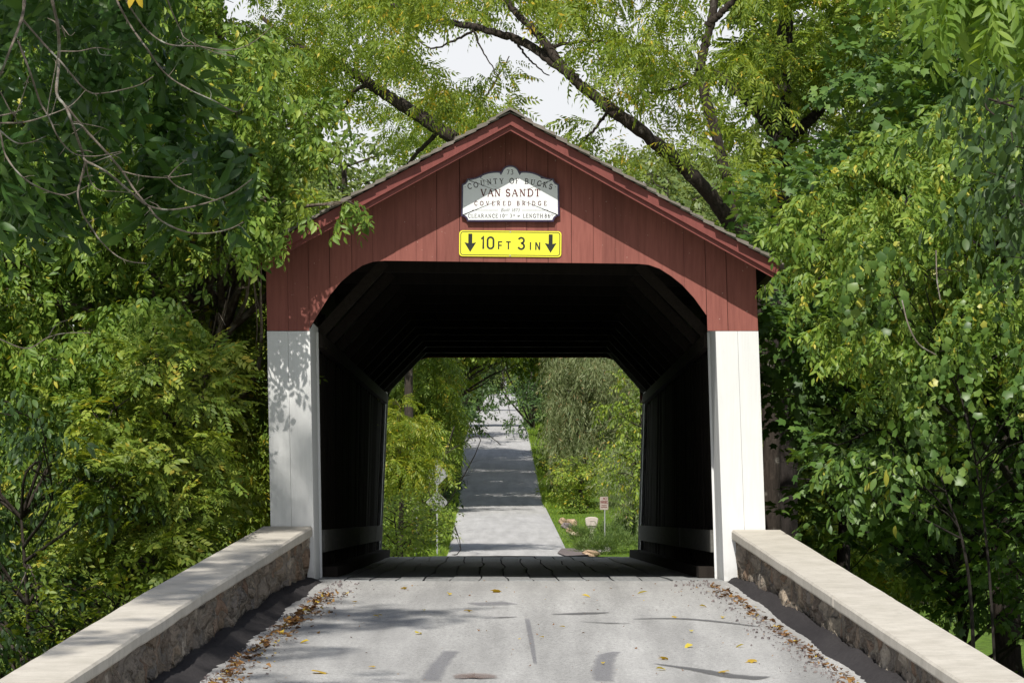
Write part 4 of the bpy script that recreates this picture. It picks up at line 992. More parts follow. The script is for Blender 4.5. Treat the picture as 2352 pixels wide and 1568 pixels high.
def lobe_sprays(rng, lobes, dens, droop=0.35, under=0.35, fill=0.5):
    """spray places on and in each lobe (x,y,z,r[,rz]); fewer on its underside"""
    P = []; D = []
    for lb in lobes:
        c = np.array(lb[:3]); r_ = lb[3]; rz = lb[4] if len(lb) > 4 else r_ * 0.8
        n = max(6, int(dens * 4 * math.pi * r_ * rz))
        u = nrm(rng.normal(0, 1, (n * 3, 3))); keep = rng.random(len(u)) < np.where(u[:, 2] < -0.1, under, 1.0); u = u[keep][:n]
        rr = 1 - fill * rng.random((len(u), 1)) ** 1.6 + rng.normal(0, 0.07, (len(u), 1))
        P.append(c + u * rr * np.array([r_, r_, rz])); d = u * np.array([1, 1, 0.45]) + rng.normal(0, 0.35, u.shape); d[:, 2] -= droop; D.append(d)
    return np.vstack(P), np.vstack(D)

def scatter_lobes(rng, c, R, n, r_, low=0.0, shell=0.55):
    """n lobes spread through an ellipsoid c,R"""
    out = []
    for _ in range(n):
        for _t in range(40):
            u = nrm(rng.normal(0, 1, 3)); t = rng.uniform(shell, 1.0) if rng.random() < 0.75 else rng.uniform(0.1, shell)
            p = np.array(c) + u * t * np.array(R); rl = r_ * rng.uniform(0.65, 1.35)
            if p[2] < low: continue
            if all(np.linalg.norm(p - q[:3]) > 0.55 * (rl + q[3]) for q in out[-30:]): break
        out.append((p[0], p[1], p[2], rl, rl * rng.uniform(0.55, 0.85)))
    return out

def limbs_mesh(rng, trunk, lobes, r0, every=1, rmin=0.012, lmax=9.0):
    """trunk polyline with a limb wandering to each lobe"""
    VV = []; QQ = []; off = 0
    def put(pts, rad, n=7):
        nonlocal off
        v, q = tube_arrays(pts, rad, n); VV.append(v); QQ.append(q + off); off += len(v)
    T = curve_pts(trunk, 6 * len(trunk)); m = len(T); put(T, np.linspace(r0, max(r0 * 0.28, rmin), m) * (1 + 0.35 * np.exp(-np.arange(m) * 0.9)), 10)
    L_ = []
    for lb in lobes[::every]:
        c = np.array(lb[:3]); dz = T[:, 2] - c[2] + 0.5 * np.linalg.norm(T[:, :2] - c[:2], axis=1); i = int(np.clip(np.argmin(np.abs(dz)), 1, m - 1))
        s = T[i]; ln = np.linalg.norm(c - s); midp = (s + c) / 2 + rng.normal(0, 0.10 * ln, 3) + np.array([0, 0, 0.10 * ln])
        C = curve_pts([s, midp, c], 10); rb = min(r0 * 0.45, 0.014 * ln + 0.012, lmax); put(C, np.linspace(rb, rmin * 0.6, len(C)), 6)
        for _ in range(3):
            e = c + nrm(rng.normal(0, 1, 3)) * lb[3] * 0.85; j = rng.integers(len(C) // 2, len(C)); put(curve_pts([C[j], (C[j] + e) / 2 + rng.normal(0, 0.06, 3), e], 6), np.linspace(rmin * 0.8, rmin * 0.3, 7), 5)
    return np.vstack(VV), np.vstack(QQ)

def tree(name, label, base, trunk, lobes, spec, mat, bark, dens=9.0, scale=1.0, r0=0.16, seed=1, cat='tree', group=None, droop=0.35, under=0.35, fill=0.5, limb_every=1, rmin=0.012, tint_shift=0.0, tint_amp=(0.30, 0.22), cut=None, lmax=9.0):
    rng = np.random.default_rng(seed)
    root = empty(name, base, label, cat, group)
    if trunk is not None:
        v, q = limbs_mesh(rng, trunk, lobes, r0, limb_every, rmin, lmax); mesh_obj('trunk' if cat == 'tree' else 'stem', v, q, bark, root, True)
    P, D = lobe_sprays(rng, lobes, dens, droop, under, fill)
    if cut is not None: k = cut(P) & (limb_view(P) if cut is not off_eave else True); P, D = P[k], D[k]
    v, q, t = build_leaves(rng, SP[spec], P, D, scale * rng.uniform(0.6, 1.3, len(P)), tint_amp, 0.45, tint_shift)
    mesh_obj('crown' if cat == 'tree' else 'foliage', v, q, mat, root, False, t)
    return root

def fill_px(rng, n, xr, yr, dr, rr, test, sep=0.75):
    """lobes through a stretch of wood seen between picture columns xr and rows yr at distances dr"""
    out = []
    for _ in range(n * 30):
        if len(out) >= n: break
        px, py, d = rng.uniform(*xr), rng.uniform(*yr), rng.uniform(*dr)
        if not test(px, py): continue
        r_ = rng.uniform(*rr); p = at(px, py, d)
        if any(np.linalg.norm(p - np.array(q[:3])) < sep * (r_ + q[3]) for q in out): continue
        out.append((p[0], p[1], p[2], r_, r_ * rng.uniform(0.6, 0.9)))
    return out
def gz(x, y): return float(terrain_z(np.array(float(x)), np.array(float(y))))
rg = np.random.default_rng(2024)
def clear_bridge(P):   # leaves keep out of the bridge's own volume and the roadway under the roof
    V = P; inside = (np.abs(V[:, 0] - 0.03) < 2.95) & (V[:, 1] > -0.15) & (V[:, 1] < BL + 0.2) & (V[:, 2] < np.where(np.abs(V[:, 0]) < 3.0, RIDGE + 0.25 - SL * np.abs(V[:, 0]), 0))
    return ~inside

def limb_clear(ctrls, dmax, w=34):
    polys = [np.array(c, float) for c in ctrls]
    def f(P):
        d = P[:, 1] - CAMY; px = CX + P[:, 0] * F / d; py = HY - (P[:, 2] - CAMZ) * F / d; bad = np.zeros(len(P), bool)
        for c in polys:
            for (x0, y0), (x1, y1) in zip(c[:-1], c[1:]):
                t = np.clip(((px - x0) * (x1 - x0) + (py - y0) * (y1 - y0)) / ((x1 - x0) ** 2 + (y1 - y0) ** 2), 0, 1); bad |= np.hypot(px - x0 - t * (x1 - x0), py - y0 - t * (y1 - y0)) < w
        return ~(bad & (d < dmax))
    return f
LIMBS = [[(1655, 480), (1560, 375), (1450, 285), (1350, 210), (1290, 157), (1195, 95), (1100, 65), (1000, 45)], [(1700, 500), (1668, 400), (1640, 295), (1612, 195), (1606, 165), (1622, 95), (1640, 10), (1640, -60)], [(1290, 157), (1240, 85), (1180, 25)], [(1040, 315), (960, 264), (880, 214), (830, 180), (780, 150)], [(1793, 330), (1740, 255), (1690, 205)], [(1798, 470), (1792, 300)], [(1795, 330), (1850, 285), (1890, 245)]]
limb_view = limb_clear(LIMBS, 88)
def off_eave(P):
    d = P[:, 1] - CAMY; px = CX + P[:, 0] * F / d; py = HY - (P[:, 2] - CAMZ) * F / d
    b = np.interp(py, [200, 300, 360, 430, 480, 540, 620, 700, 760, 1000], [800, 760, 725, 690, 650, 622, 600, 560, 525, 480])
    sprig = (np.hypot(px - 800, py - 455) < 34)
    t = -P[:, 1] / SUN_DIR.y; sx_ = P[:, 0] + SUN_DIR.x * t; sz_ = P[:, 2] + SUN_DIR.z * t     # where its shadow meets the portal
    shades = (P[:, 1] < -0.1) & (sx_ > -3.25) & (sx_ < -1.2) & (sz_ > 0.3) & (sz_ < 3.0) & ~sprig & ~((py > 380) & (py < 545) & (px < 690))
    return ((px < b) | (d > 51.5) | sprig) & clear_bridge(P) & ~shades
# --- left: box elder leaning against the bridge
edge_l = lambda py: np.interp(py, [-400, 0, 200, 330, 430, 480, 560, 640, 700, 760, 900, 1000], [700, 720, 760, 730, 740, 690, 640, 610, 570, 520, 470, 380])
lob = fill_px(rg, 66, (-260, 740), (-330, 900), (48.6, 51.4), (0.42, 0.8), lambda x, y: x + 165 < edge_l(y) and not (x < 60 and y > 800))
lob += [tuple(at(*p)) + (r_, r_ * 0.8) for p, r_ in (((560, 560, 49.2), .34), ((610, 470, 49.3), .28), ((600, 610, 49.0), .14), ((520, 690, 49.2), .32), ((800, 462, 49.0), .05), ((640, 400, 49.6), .3), ((690, 330, 50), .34), ((730, 250, 51), .36), ((575, 640, 49.1), .16), ((600, 400, 49.4), .3), ((585, 500, 49.15), .24), ((625, 455, 49.15), .22), ((560, 545, 49.1), .2))]
tree('box_elder_tree', 'leaning box elder with drooping mid green leaves over the bridge\'s left eave', (-5.6, 2.6, gz(-5.6, 2.6)),
     [(-5.6, 2.6, gz(-5.6, 2.6) - 0.2), tuple(at(330, 1060, 52.5)), tuple(at(430, 900, 52)), tuple(at(520, 730, 51.6)), tuple(at(560, 500, 51.5)), tuple(at(520, 200, 51.5)), tuple(at(470, -250, 51.5))],
     lob, 'elder', L['elder'], M['bark_pale'], dens=17, scale=0.95, r0=0.13, seed=41, droop=0.75, under=0.5, fill=0.65, cut=off_eave)
# --- left: locust thicket under it
lob = fill_px(rg, 40, (200, 600), (800, 1300), (47.6, 50.2), (0.24, 0.46), lambda x, y: x < 455 and not (x < 330 and y < 930) and y < 1460 - 0.55 * (x - 100))
tree('locust_sapling', 'yellow green feathery sapling thicket beside the left white post', (-4.3, -0.8, gz(-4.3, -0.8)), [(-4.3, -0.8, gz(-4.3, -0.8) - 0.2), (-4.35, -0.8, -0.6), (-4.1, -0.9, 0.8), (-3.8, -1.0, 1.7)], lob, 'locust', L['locust'], M['bark'], dens=13, scale=0.95, r0=0.07, seed=43, droop=0.15, under=0.3, cut=clear_bridge)
lob = fill_px(rg, 24, (400, 640), (620, 1000), (51.6, 54.5), (0.28, 0.5), lambda x, y: x < 560)
tree('locust_tree', 'taller feathery locust between the leaning tree and the bridge wall', (-4.0, 3.2, gz(-4.0, 3.2)), [(-4.0, 3.2, gz(-4.0, 3.2) - 0.2), (-3.95, 3.2, 0), (-3.7, 3.1, 1.8), (-3.5, 3.1, 3.0)], lob, 'locust', L['locust'], M['bark_pale'], dens=11, scale=1.05, r0=0.09, seed=44, droop=0.2, cut=clear_bridge, tint_shift=0.0)
# --- left: dark understory below the wall
lob = fill_px(rg, 30, (-200, 260), (930, 1560), (46, 51.5), (0.32, 0.6), lambda x, y: y < 1600 - 0.95 * max(0, x - 20))
tree('understory_shrub', 'dark green leafy shrub below the near end of the left wall', (-5.4, -1.0, gz(-5.4, -1.0)), [(-5.4, -1.0, gz(-5.4, -1) - 0.2), (-5.3, -1.1, -0.8), (-5.4, -1, 0.7)], lob, 'broad', L['dark'], M['bark'], dens=13, scale=0.95, r0=0.05, seed=45, cat='shrub', droop=0.3, tint_shift=0.0)
lob = fill_px(rg, 18, (80, 470), (1270, 1520), (46.5, 51), (0.22, 0.40), lambda x, y: y < 1545 - 0.62 * max(0, x - 60) and y > 1250)
tree('weed_patch', 'bright sunlit weedy shrub behind the middle of the left wall', (-4.3, -1.2, gz(-4.3, -1.2)), [(-4.3, -1.2, gz(-4.3, -1.2) - 0.1), (-4.3, -1.2, -1.0), (-4.2, -1.1, -0.5)], lob, 'shrub', L['locust'], M['bark'], dens=17, scale=1.0, r0=0.03, seed=46, cat='shrub', droop=0.0)
# --- left: woods behind
for k, (x, y, h, rr_, lab, sp_, mt, sh) in enumerate([(-6.6, 16, 11, 3.0, 'tall green tree directly behind the leaning box elder', 'elder_mid', 'elder', 0), (-9.5, 24, 12, 3.6, 'tall shaded tree at the far left edge of the wood', 'elder_mid', 'dark', 0.2),
                                            (-4.9, 27, 9.5, 2.2, 'slender yellow green tree left of the roof ridge', 'walnut', 'walnut', 0), (-12, 12, 10, 3.6, 'broad dark tree at the left picture edge behind the thicket', 'elder_mid', 'dark', 0.1)]):
    r2 = np.random.default_rng(300 + k); b = gz(x, y); lobes = scatter_lobes(r2, (x, y, b + h * 0.56), (rr_, rr_, h * 0.45), 40, 0.85, b + 0.4)
    tree('woodland_tree', lab, (x, y, b), [(x, y, b - 0.2), (x + .2, y, b + h * .35), (x - .1, y + .2, b + h * .65), (x + .1, y, b + h * .9)], lobes, sp_, L[mt], M['bark'], dens=6.5, scale=1.25, r0=0.2, seed=310 + k, droop=0.4, cut=clear_bridge, tint_shift=sh)
# low growth hiding the ground left
for k, (x, y, r_, lab) in enumerate([(-3.9, 9, .8, 'low bush hugging the bridge\'s left side wall'), (-6.2, 6.5, 1.0, 'low bush under the thicket left of the bridge'), (-8, 0, 1.3, 'dark bush at the bottom left corner'), (-5.0, 16, 1.2, 'bush on the far creek bank left of the bridge'), (-7.5, -4, 1.2, 'bush below the left wall nearest the camera')]):
    r2 = np.random.default_rng(330 + k); b = gz(x, y); lobes = scatter_lobes(r2, (x, y, b + r_), (r_, r_, r_), 12, 0.42, b)
    tree('bush', lab, (x, y, b), [(x, y, b - .1), (x, y, b + .6), (x + .1, y, b + 1.2)], lobes, 'broad', L['dark'] if k != 3 else L['locust'], M['bark'], dens=13, r0=0.03, seed=340 + k, cat='shrub', cut=clear_bridge)

# --- right: vine covered box elder mass
edge_r = lambda py: np.interp(py, [250, 330, 400, 470, 520, 640, 800, 900, 960, 1000], [2230, 2080, 1960, 1900, 1840, 1850, 1900, 1960, 2040, 2150])
lob = fill_px(rg, 46, (1850, 2640), (280, 960), (46.5, 52), (0.42, 0.8), lambda x, y: x - 85 > edge_r(y))
lob += [tuple(at(*p)) + (r_, r_ * .8) for p, r_ in (((1860, 545, 49.0), .30), ((1905, 470, 49.2), .30), ((1980, 400, 49.5), .32), ((1880, 640, 48.6), .28), ((1950, 760, 48.5), .30), ((2060, 340, 49.5), .3))]
tree('vine_draped_tree', 'bright green drooping box elder mass right of the bridge', (6.2, 0.5, gz(6.2, 0.5)), [(6.2, 0.5, gz(6.2, .5) - .2), (6.0, 0.4, 0.5), (5.6, 0.3, 2.6), (5.7, 0.2, 4.4)], lob, 'elder', L['elder'], M['bark_black'], dens=19, scale=0.9, r0=0.13, seed=51, droop=0.6, under=0.45, fill=0.6, tint_shift=0.06)
lob = fill_px(rg, 26, (1900, 2560), (560, 1010), (45.2, 48.5), (0.22, 0.42), lambda x, y: x > np.interp(y, [560, 800, 1000], [1960, 2020, 2180]) and y < 1050)
vt = tree('grape_vine', 'glossy broad leaved grape vine hanging over the right hand tree', (5.2, -2.6, gz(5.2, -2.6)), [(5.2, -2.6, gz(5.2, -2.6) - .1), (5.1, -2.5, 0.0), (4.9, -2.4, 1.6), (4.6, -2.3, 2.6)], lob, 'vine', L['vine'], M['bark_black'], dens=11, scale=0.9, r0=0.02, seed=52, cat='vine', droop=0.9, under=0.7, rmin=0.006)
mesh_obj('tendril', *tube_arrays(curve_pts([at(2072, 690, 45.0), at(2086, 745, 44.8), at(2110, 790, 44.8), at(2150, 815, 44.9)], 14), 0.008, 6), M['twig'], vt, True)
mesh_obj('tendril', *tube_arrays(curve_pts([at(2150, 575, 45.1), at(2152, 640, 45.0), at(2160, 690, 45.0)], 10), 0.007, 6), M['twig'], vt, True)
# --- right: dark maples
lob = fill_px(rg, 40, (1735, 2120), (420, 1010), (53.5, 58.5), (0.38, 0.65), lambda x, y: x > 1790 and x < np.interp(y, [420, 1010], [2100, 2050]))
tree('maple_tree', 'deep green maple standing behind the right eave', (4.3, 6.5, gz(4.3, 6.5)), [(4.3, 6.5, gz(4.3, 6.5) - .2), (4.2, 6.5, 0), (4.4, 6.4, 2.6), (4.5, 6.3, 5)], lob, 'maple', L['maple'], M['bark_black'], dens=11, scale=1.1, r0=0.12, seed=53, droop=0.15, cut=lambda P: P[:, 0] > 2.95)
lob = fill_px(rg, 40, (1820, 2560), (960, 1420), (48.5, 54), (0.32, 0.6), lambda x, y: y > np.interp(x, [1820, 2000, 2560], [1000, 1000, 960]) and y < 1230 + 0.55 * max(0, x - 1800) - 90)
tree('maple_sapling', 'low shaded maple sapling behind the right wall', (5.3, 1.5, gz(5.3, 1.5)), [(5.3, 1.5, gz(5.3, 1.5) - .2), (5.2, 1.5, -.6), (5.0, 1.4, .8)], lob, 'maple', L['maple'], M['bark_black'], dens=11, scale=1.0, r0=0.06, seed=54, droop=0.15, tint_shift=0.02, cut=lambda P: P[:, 0] > 3.42)
lob = [tuple(at(*p)) + (r_, r_ * .6) for p, r_ in (((1960, 1065, 47.6), .22), ((2020, 1045, 47.4), .24), ((2075, 1075, 47.3), .22), ((2130, 1050, 47.3), .25), ((1990, 1120, 47.5), .14), ((2060, 1130, 47.4), .16))]
tree('spicebush', 'pale broad leaved branch reaching left below the grape vine', (5.0, -2.2, gz(5, -2.2)), [(5.0, -2.2, gz(5, -2.2) - .1), (4.9, -2.3, 0), (4.6, -2.4, 1.1)], lob, 'broad', L['vine'], M['bark_black'], dens=26, scale=1.1, r0=0.03, seed=55, cat='shrub', droop=0.5, rmin=0.006)
# trunks standing clear at the right
def bare_trunk(name, lab, pts, r0, r1, bark, crown=None, seed=0, extra=()):
    b = pts[0]; root = empty(name, b, lab, 'tree'); C = curve_pts(pts, 30)
    VV = []; QQ = []; o = 0
    rr = random.Random(seed)
    for ctrl, ra, rb, n in [(pts, r0, r1, 12)] + [(e[0], e[1], e[2], 8) for e in extra]:
        C = curve_pts(ctrl, 12 * (len(ctrl) - 1)); C = C + np.array([[rr.uniform(-.012, .012) for _ in range(3)] for _ in C]); rad = np.linspace(ra, rb, len(C)) * np.array([1 + 0.10 * rr.uniform(-1, 1) for _ in C])
        v, q = tube_arrays(C, rad, n); VV.append(v); QQ.append(q + o); o += len(v)
    mesh_obj('trunk', np.vstack(VV), np.vstack(QQ), bark, root, True)
    if crown:
        lobes, spec, mat, dens, sc_, dr, ts = crown; r2 = np.random.default_rng(seed + 7)
        P, D = lobe_sprays(r2, lobes, dens, dr, 0.5, 0.7); k = clear_bridge(P) & (limb_view(P) if P[:, 2].max() > 7 else True); P, D = P[k], D[k]
        v, q, t = build_leaves(r2, SP[spec], P, D, sc_ * r2.uniform(.75, 1.25, len(P)), tint_shift=ts); mesh_obj('crown', v, q, mat, root, False, t)
    return root
def A3(L_): return [tuple(at(*p)) for p in L_]
# walnut with the two long limbs above the roof
g0 = (3.75, 13.0, gz(3.75, 13.0))
wl = fill_px(rg, 44, (900, 1760), (-160, 130), (59, 68), (0.30, 0.55), lambda x, y: not (930 < x < 1240 and y > 75) and not (1480 < x < 1560 and y > 60) and not (1585 < x < 1680), 0.8)
wl += fill_px(rg, 26, (1280, 1800), (110, 440), (60, 70), (0.26, 0.45), lambda x, y: y < np.interp(x, [1250, 1400, 1700], [190, 320, 480]) and x > 1280 + (y - 110) * .2 and not (1590 < x < 1680), 0.9)
wl += [tuple(at(*p)) + (r_, r_ * .6) for p, r_ in (((930, 150, 66), .30), ((985, 175, 67), .18), ((1120, 175, 63), .22), ((1180, 120, 63), .25), ((1000, 240, 68), .25), ((1060, 215, 68), .2), ((1130, 250, 68), .22))]
bare_trunk('walnut_tree', 'walnut with two long dark limbs arching above the roof\'s right slope', [(g0[0], g0[1], g0[2] - .3)] + A3([(1772, 1210, 63), (1768, 950, 63), (1735, 640, 63), (1655, 480, 62.5), (1560, 375, 62), (1450, 285, 61.5), (1350, 210, 61.5), (1290, 157, 61.5), (1195, 95, 62), (1100, 65, 62), (1000, 45, 63), (900, 10, 64)]), 0.145, 0.03, M['bark'],
    (wl, 'walnut', L['walnut'], 7.2, 1.0, 0.5, 0.05), 61,
    extra=[(A3([(1755, 760, 63), (1700, 500, 63.3), (1668, 400, 63.5), (1640, 295, 63.5), (1612, 195, 63.5), (1606, 165, 63.5), (1622, 95, 63.5), (1640, 10, 63.5), (1640, -110, 63.5)]), .095, .055),
           (A3([(1624, 60, 63.5), (1655, 30, 63.4), (1690, -5, 63.3), (1720, -60, 63)]), .06, .03), (A3([(1295, 160, 61.5), (1240, 85, 61.6), (1180, 25, 61.8), (1140, -40, 62)]), .075, .03),
           (A3([(1400, 245, 61.5), (1390, 265, 61.6), (1345, 320, 61.8), (1305, 350, 62)]), .03, .012), (A3([(1230, 120, 61.8), (1300, 100, 62), (1370, 95, 62.5), (1430, 110, 62.7)]), .03, .012), (A3([(1605, 180, 63.5), (1545, 205, 63.7), (1480, 215, 64)]), .03, .01),
           (A3([(1180, 90, 62), (1210, 130, 62.2), (1260, 175, 62.2)]), .02, .008), (A3([(1100, 65, 62), (1040, 95, 62.3), (990, 110, 62.6), (940, 80, 63)]), .02, .008), (A3([(1085, 65, 62), (1110, 120, 62), (1150, 185, 62)]), .016, .006)])
# second walnut: long limb above the left slope
g1 = (3.9, 36.0, gz(3.9, 36.0))
wl = fill_px(rg, 34, (640, 960), (-60, 330), (82, 90), (0.34, 0.6), lambda x, y: y < 60 + (960 - x) * 0.75 and x < 950, 0.8)
wl += fill_px(rg, 18, (830, 1180), (215, 330), (84, 96), (0.30, 0.5), lambda x, y: y > 215, 0.8)
bare_trunk('walnut_tree', 'walnut with one long pale limb slanting above the roof\'s left slope', [(g1[0], g1[1], g1[2] - .3)] + A3([(1600, 820, 87), (1420, 560, 87), (1200, 400, 86.5), (1040, 315, 86), (960, 264, 86), (880, 214, 86), (830, 180, 86), (780, 150, 86), (690, 110, 86), (600, 40, 87)]), 0.22, 0.04, M['bark'],
    (wl, 'walnut', L['walnut'], 6.2, 1.15, 0.5, 0.0), 63, extra=[(A3([(850, 195, 86), (820, 205, 86.5), (790, 250, 87), (760, 300, 87)]), .05, .02), (A3([(1010, 300, 86), (960, 350, 86.5), (920, 400, 87)]), .05, .03), (A3([(880, 214, 86), (895, 150, 86.5), (900, 100, 87)]), .035, .012), (A3([(780, 150, 86), (790, 110, 86.4), (800, 60, 86.5)]), .04, .012), (A3([(1080, 300, 92), (1100, 250, 92), (1130, 200, 92), (1170, 130, 92)]), .04, .012)])
# dark forked tree at the right behind the maple
fl = fill_px(rg, 38, (1690, 2120), (-180, 330), (66, 73), (0.38, 0.65), lambda x, y: not (1690 < x < 1790 and 10 < y < 60), 0.75)
bare_trunk('forked_tree', 'dark forked tree with yellow tinged leaves right of the walnut limbs', [(4.3, 19, gz(4.3, 19) - .3)] + A3([(1800, 900, 69), (1798, 520, 69), (1792, 290, 69), (1800, 150, 69), (1810, -100, 69)]), 0.24, 0.10, M['bark_black'], (fl, 'locust', L['elder_far'], 7.0, 1.25, 0.3, -0.06), 65,
    extra=[(A3([(1793, 320, 69), (1740, 255, 69), (1690, 205, 69.3), (1640, 160, 69.5)]), .12, .05), (A3([(1795, 330, 69), (1850, 285, 69), (1890, 245, 69), (1930, 180, 69.3)]), .11, .04)])
bare_trunk('dark_trunk_tree', 'thick grey trunk rising at the bottom right behind the wall', [(6.3, 6.0, gz(6.3, 6) - .3), (6.2, 6.0, 0.0), (6.1, 5.9, 2.2), (6.0, 6.0, 5.0)], 0.22, 0.10, M['bark'], (scatter_lobes(np.random.default_rng(9), (6.2, 6, 5.4), (2.2, 2.0, 2.4), 30, .6, 2.2), 'maple', L['maple'], 8, 1.15, .2, 0.0), 66)
# right background trees with sky gaps
for k, (x, y, h, rr_, lab, sp_, mt, sh, n_) in enumerate([(8.2, 14, 12, 2.6, 'dark green tree at the upper right behind the vine mass', 'broad', 'maple', .1, 44), (6.6, 30, 15, 2.8, 'tall green tree with sky gaps in the upper right', 'broad', 'elder', -.05, 42), (11.5, 22, 13, 3.0, 'tall tree at the right picture edge', 'elder_mid', 'elder', -.1, 40), (9.5, 6, 6, 2.4, 'dark leafy tree low at the right picture edge', 'maple', 'maple', 0, 36),
                                                         (5.6, 26, 7, 2.0, 'mid green small tree filling behind the walnut trunks', 'locust', 'elder_far', 0, 34)]):
    r2 = np.random.default_rng(400 + k); b = gz(x, y); lobes = scatter_lobes(r2, (x, y, b + h * .56), (rr_, rr_, h * .45), n_, .8, b + .4)
    tree('woodland_tree', lab, (x, y, b), [(x, y, b - .2), (x - .2, y, b + h * .35), (x + .1, y + .2, b + h * .65), (x, y, b + h * .9)], lobes, sp_, L[mt], M['bark_black'], dens=7, scale=1.25, r0=.2, seed=410 + k, droop=.35, cut=clear_bridge, tint_shift=sh)
for k, (x, y, r_, lab, mt) in enumerate([(4.2, 10, .9, 'low bush beside the dark trunk right of the post', 'maple'), (6.6, -1.5, 1.0, 'dark low bush behind the right wall\'s coping', 'maple'), (7.8, 3, 1.3, 'bush at the foot of the grey trunk', 'dark'), (5.2, 22, 1.4, 'yellow green bush far behind the right post', 'elder_far'), (9, -3.5, 1.3, 'bush at the bottom right corner', 'dark')]):
    r2 = np.random.default_rng(430 + k); b = gz(x, y); lobes = scatter_lobes(r2, (x, y, b + r_), (r_, r_, r_), 12, .42, b)
    tree('bush', lab, (x, y, b), [(x, y, b - .1), (x, y, b + .6), (x + .1, y, b + 1.2)], lobes, 'maple', L[mt], M['bark'], dens=12, r0=.03, seed=440 + k, cat='shrub', cut=clear_bridge)

# --- foreground tree at the upper left: dark hanging leaves, bare grey twigs, a crown overhead
r2 = np.random.default_rng(71)
lob = fill_px(r2, 26, (-350, 330), (-200, 300), (19.5, 23.5), (0.14, 0.24), lambda x, y: y < np.interp(x, [-350, 100, 200, 330], [290, 290, 230, 190]), 0.9)
lob += [tuple(at(*p)) + (r_, r_ * .8) for p, r_ in (((505, 275, 21), .05), ((400, 190, 22), .05), ((380, 60, 22), .07), ((120, 340, 21), .11), ((40, 350, 21), .12), ((330, 300, 21.5), .09))]
low_n = len(lob)
hi = scatter_lobes(r2, (-3.4, -31.5, 6.4), (2.6, 3.0, 1.7), 26, .75, 4.9) + [(-5.95, -14.3, 18.9, .75, .8), (-6.1, -15.4, 20.2, .8, .7), (-6.2, -13.8, 17.6, .6, .6), (-5.3, -19.6, 17.7, 1.3, .8), (-4.4, -19.1, 17.6, .75, .5), (-6.3, -21.0, 18.2, 1.5, .9), (-5.9, -22.8, 17.4, 1.0, .6), (-6.6, -18.6, 19.4, 1.2, .9), (-7.6, -20, 17, 1.4, 1), (-8.4, -22, 15, 1.4, 1.1), (-7.3, -23.5, 19, 1.3, 1), (-8.6, -24.5, 17.4, 1.4, 1), (-7, -25.5, 15.5, 1.3, .9), (-8.8, -19.5, 19.6, 1.2, .9), (-5.2, -25.2, 17.0, .8, .5)]
froot = tree('ash_tree', 'shaded foreground ash with large dark hanging leaves and bare grey twigs at upper left', (-7.5, -22, gz(-7.5, -22)), [(-7.5, -22, gz(-7.5, -22) - .3), (-7.4, -22, 2), (-7.2, -22.3, 6), (-7.0, -22.0, 11), (-6.9, -21, 15), (-6.8, -20, 19)], hi[::2], 'ash', L['ash'], M['bark_pale'], dens=0.001, r0=.28, seed=72, lmax=.02)
for c in list(froot.children):
    if c.name.startswith('crown'): bpy.data.objects.remove(c, do_unlink=True)
P, D = lobe_sprays(r2, lob, 10.5, 1.2, .8, .8); P2, D2 = lobe_sprays(r2, hi, 4.6, .5, .5, .6)
v, q, t = build_leaves(r2, SP['ash'], np.vstack([P, P2]), np.vstack([D, D2]), np.concatenate([r2.uniform(.6, .95, len(P)), r2.uniform(.9, 1.3, len(P2))]), roll=.5)
mesh_obj('crown', v, q, L['ash'], froot, False, t)
TW = [([(56, -40), (56, 0), (49, 46), (21, 120), (0, 172), (-30, 215)], 10), ([(49, 42), (98, 98), (141, 144), (197, 207), (239, 214), (316, 197), (352, 176)], 6),
      ([(116, -40), (120, 0), (134, 70), (135, 148), (130, 214), (151, 246), (169, 292), (190, 352), (197, 369), (243, 394), (302, 443), (338, 471), (387, 482), (457, 471), (527, 447), (580, 411)], 9),
      ([(42, 95), (70, 169), (91, 232), (113, 271), (134, 316), (169, 352), (218, 359), (278, 348)], 6), ([(151, 243), (197, 299), (246, 352), (281, 394), (309, 436), (338, 471), (369, 506), (422, 531), (475, 536), (527, 526), (559, 510)], 7),
      ([(197, 369), (183, 422), (179, 450), (190, 492), (211, 524), (229, 551), (262, 583), (295, 600), (335, 605)], 6), ([(-20, 270), (0, 306), (14, 359), (53, 408), (102, 436), (148, 448), (183, 436), (204, 425)], 6),
      ([(262, -20), (274, 14), (302, 63), (338, 113), (380, 169), (432, 204), (492, 232), (545, 257), (577, 218)], 6), ([(290, 0), (299, 18), (338, 70), (387, 102), (457, 107), (527, 116), (580, 98), (626, 60)], 5),
      ([(-10, 292), (35, 327), (70, 327), (105, 313)], 5), ([(-20, 283), (53, 281), (105, 267), (162, 243), (197, 207)], 5), ([(380, -15), (394, 25), (415, 70), (429, 91), (492, 120), (540, 130)], 4),
      ([(135, 118), (180, 118), (222, 110), (255, 115)], 4), ([(222, 110), (232, 125), (258, 128)], 3), ([(190, 352), (200, 375), (250, 360), (282, 350)], 4), ([(281, 394), (330, 405), (385, 408), (440, 400)], 4),
      ([(197, 369), (205, 410), (225, 435), (270, 440), (302, 443)], 3), ([(385, 408), (410, 430), (470, 452), (500, 460)], 4), ([(169, 280), (230, 292), (250, 300)], 3), ([(385, 408), (405, 385), (430, 365)], 3),
      ([(0, 210), (30, 262), (45, 240), (62, 190), (65, 176)], 4), ([(-10, 268), (20, 262), (50, 252)], 5), ([(135, 118), (110, 250), (118, 262), (132, 215)], 3), ([(150, 85), (142, 60), (160, 82), (172, 75)], 3),
      ([(-10, 775), (60, 800), (110, 775), (150, 765), (208, 764)], 4), ([(110, 775), (130, 745), (165, 732)], 3)]
VV = []; QQ = []; o_ = 0; rr = random.Random(4)
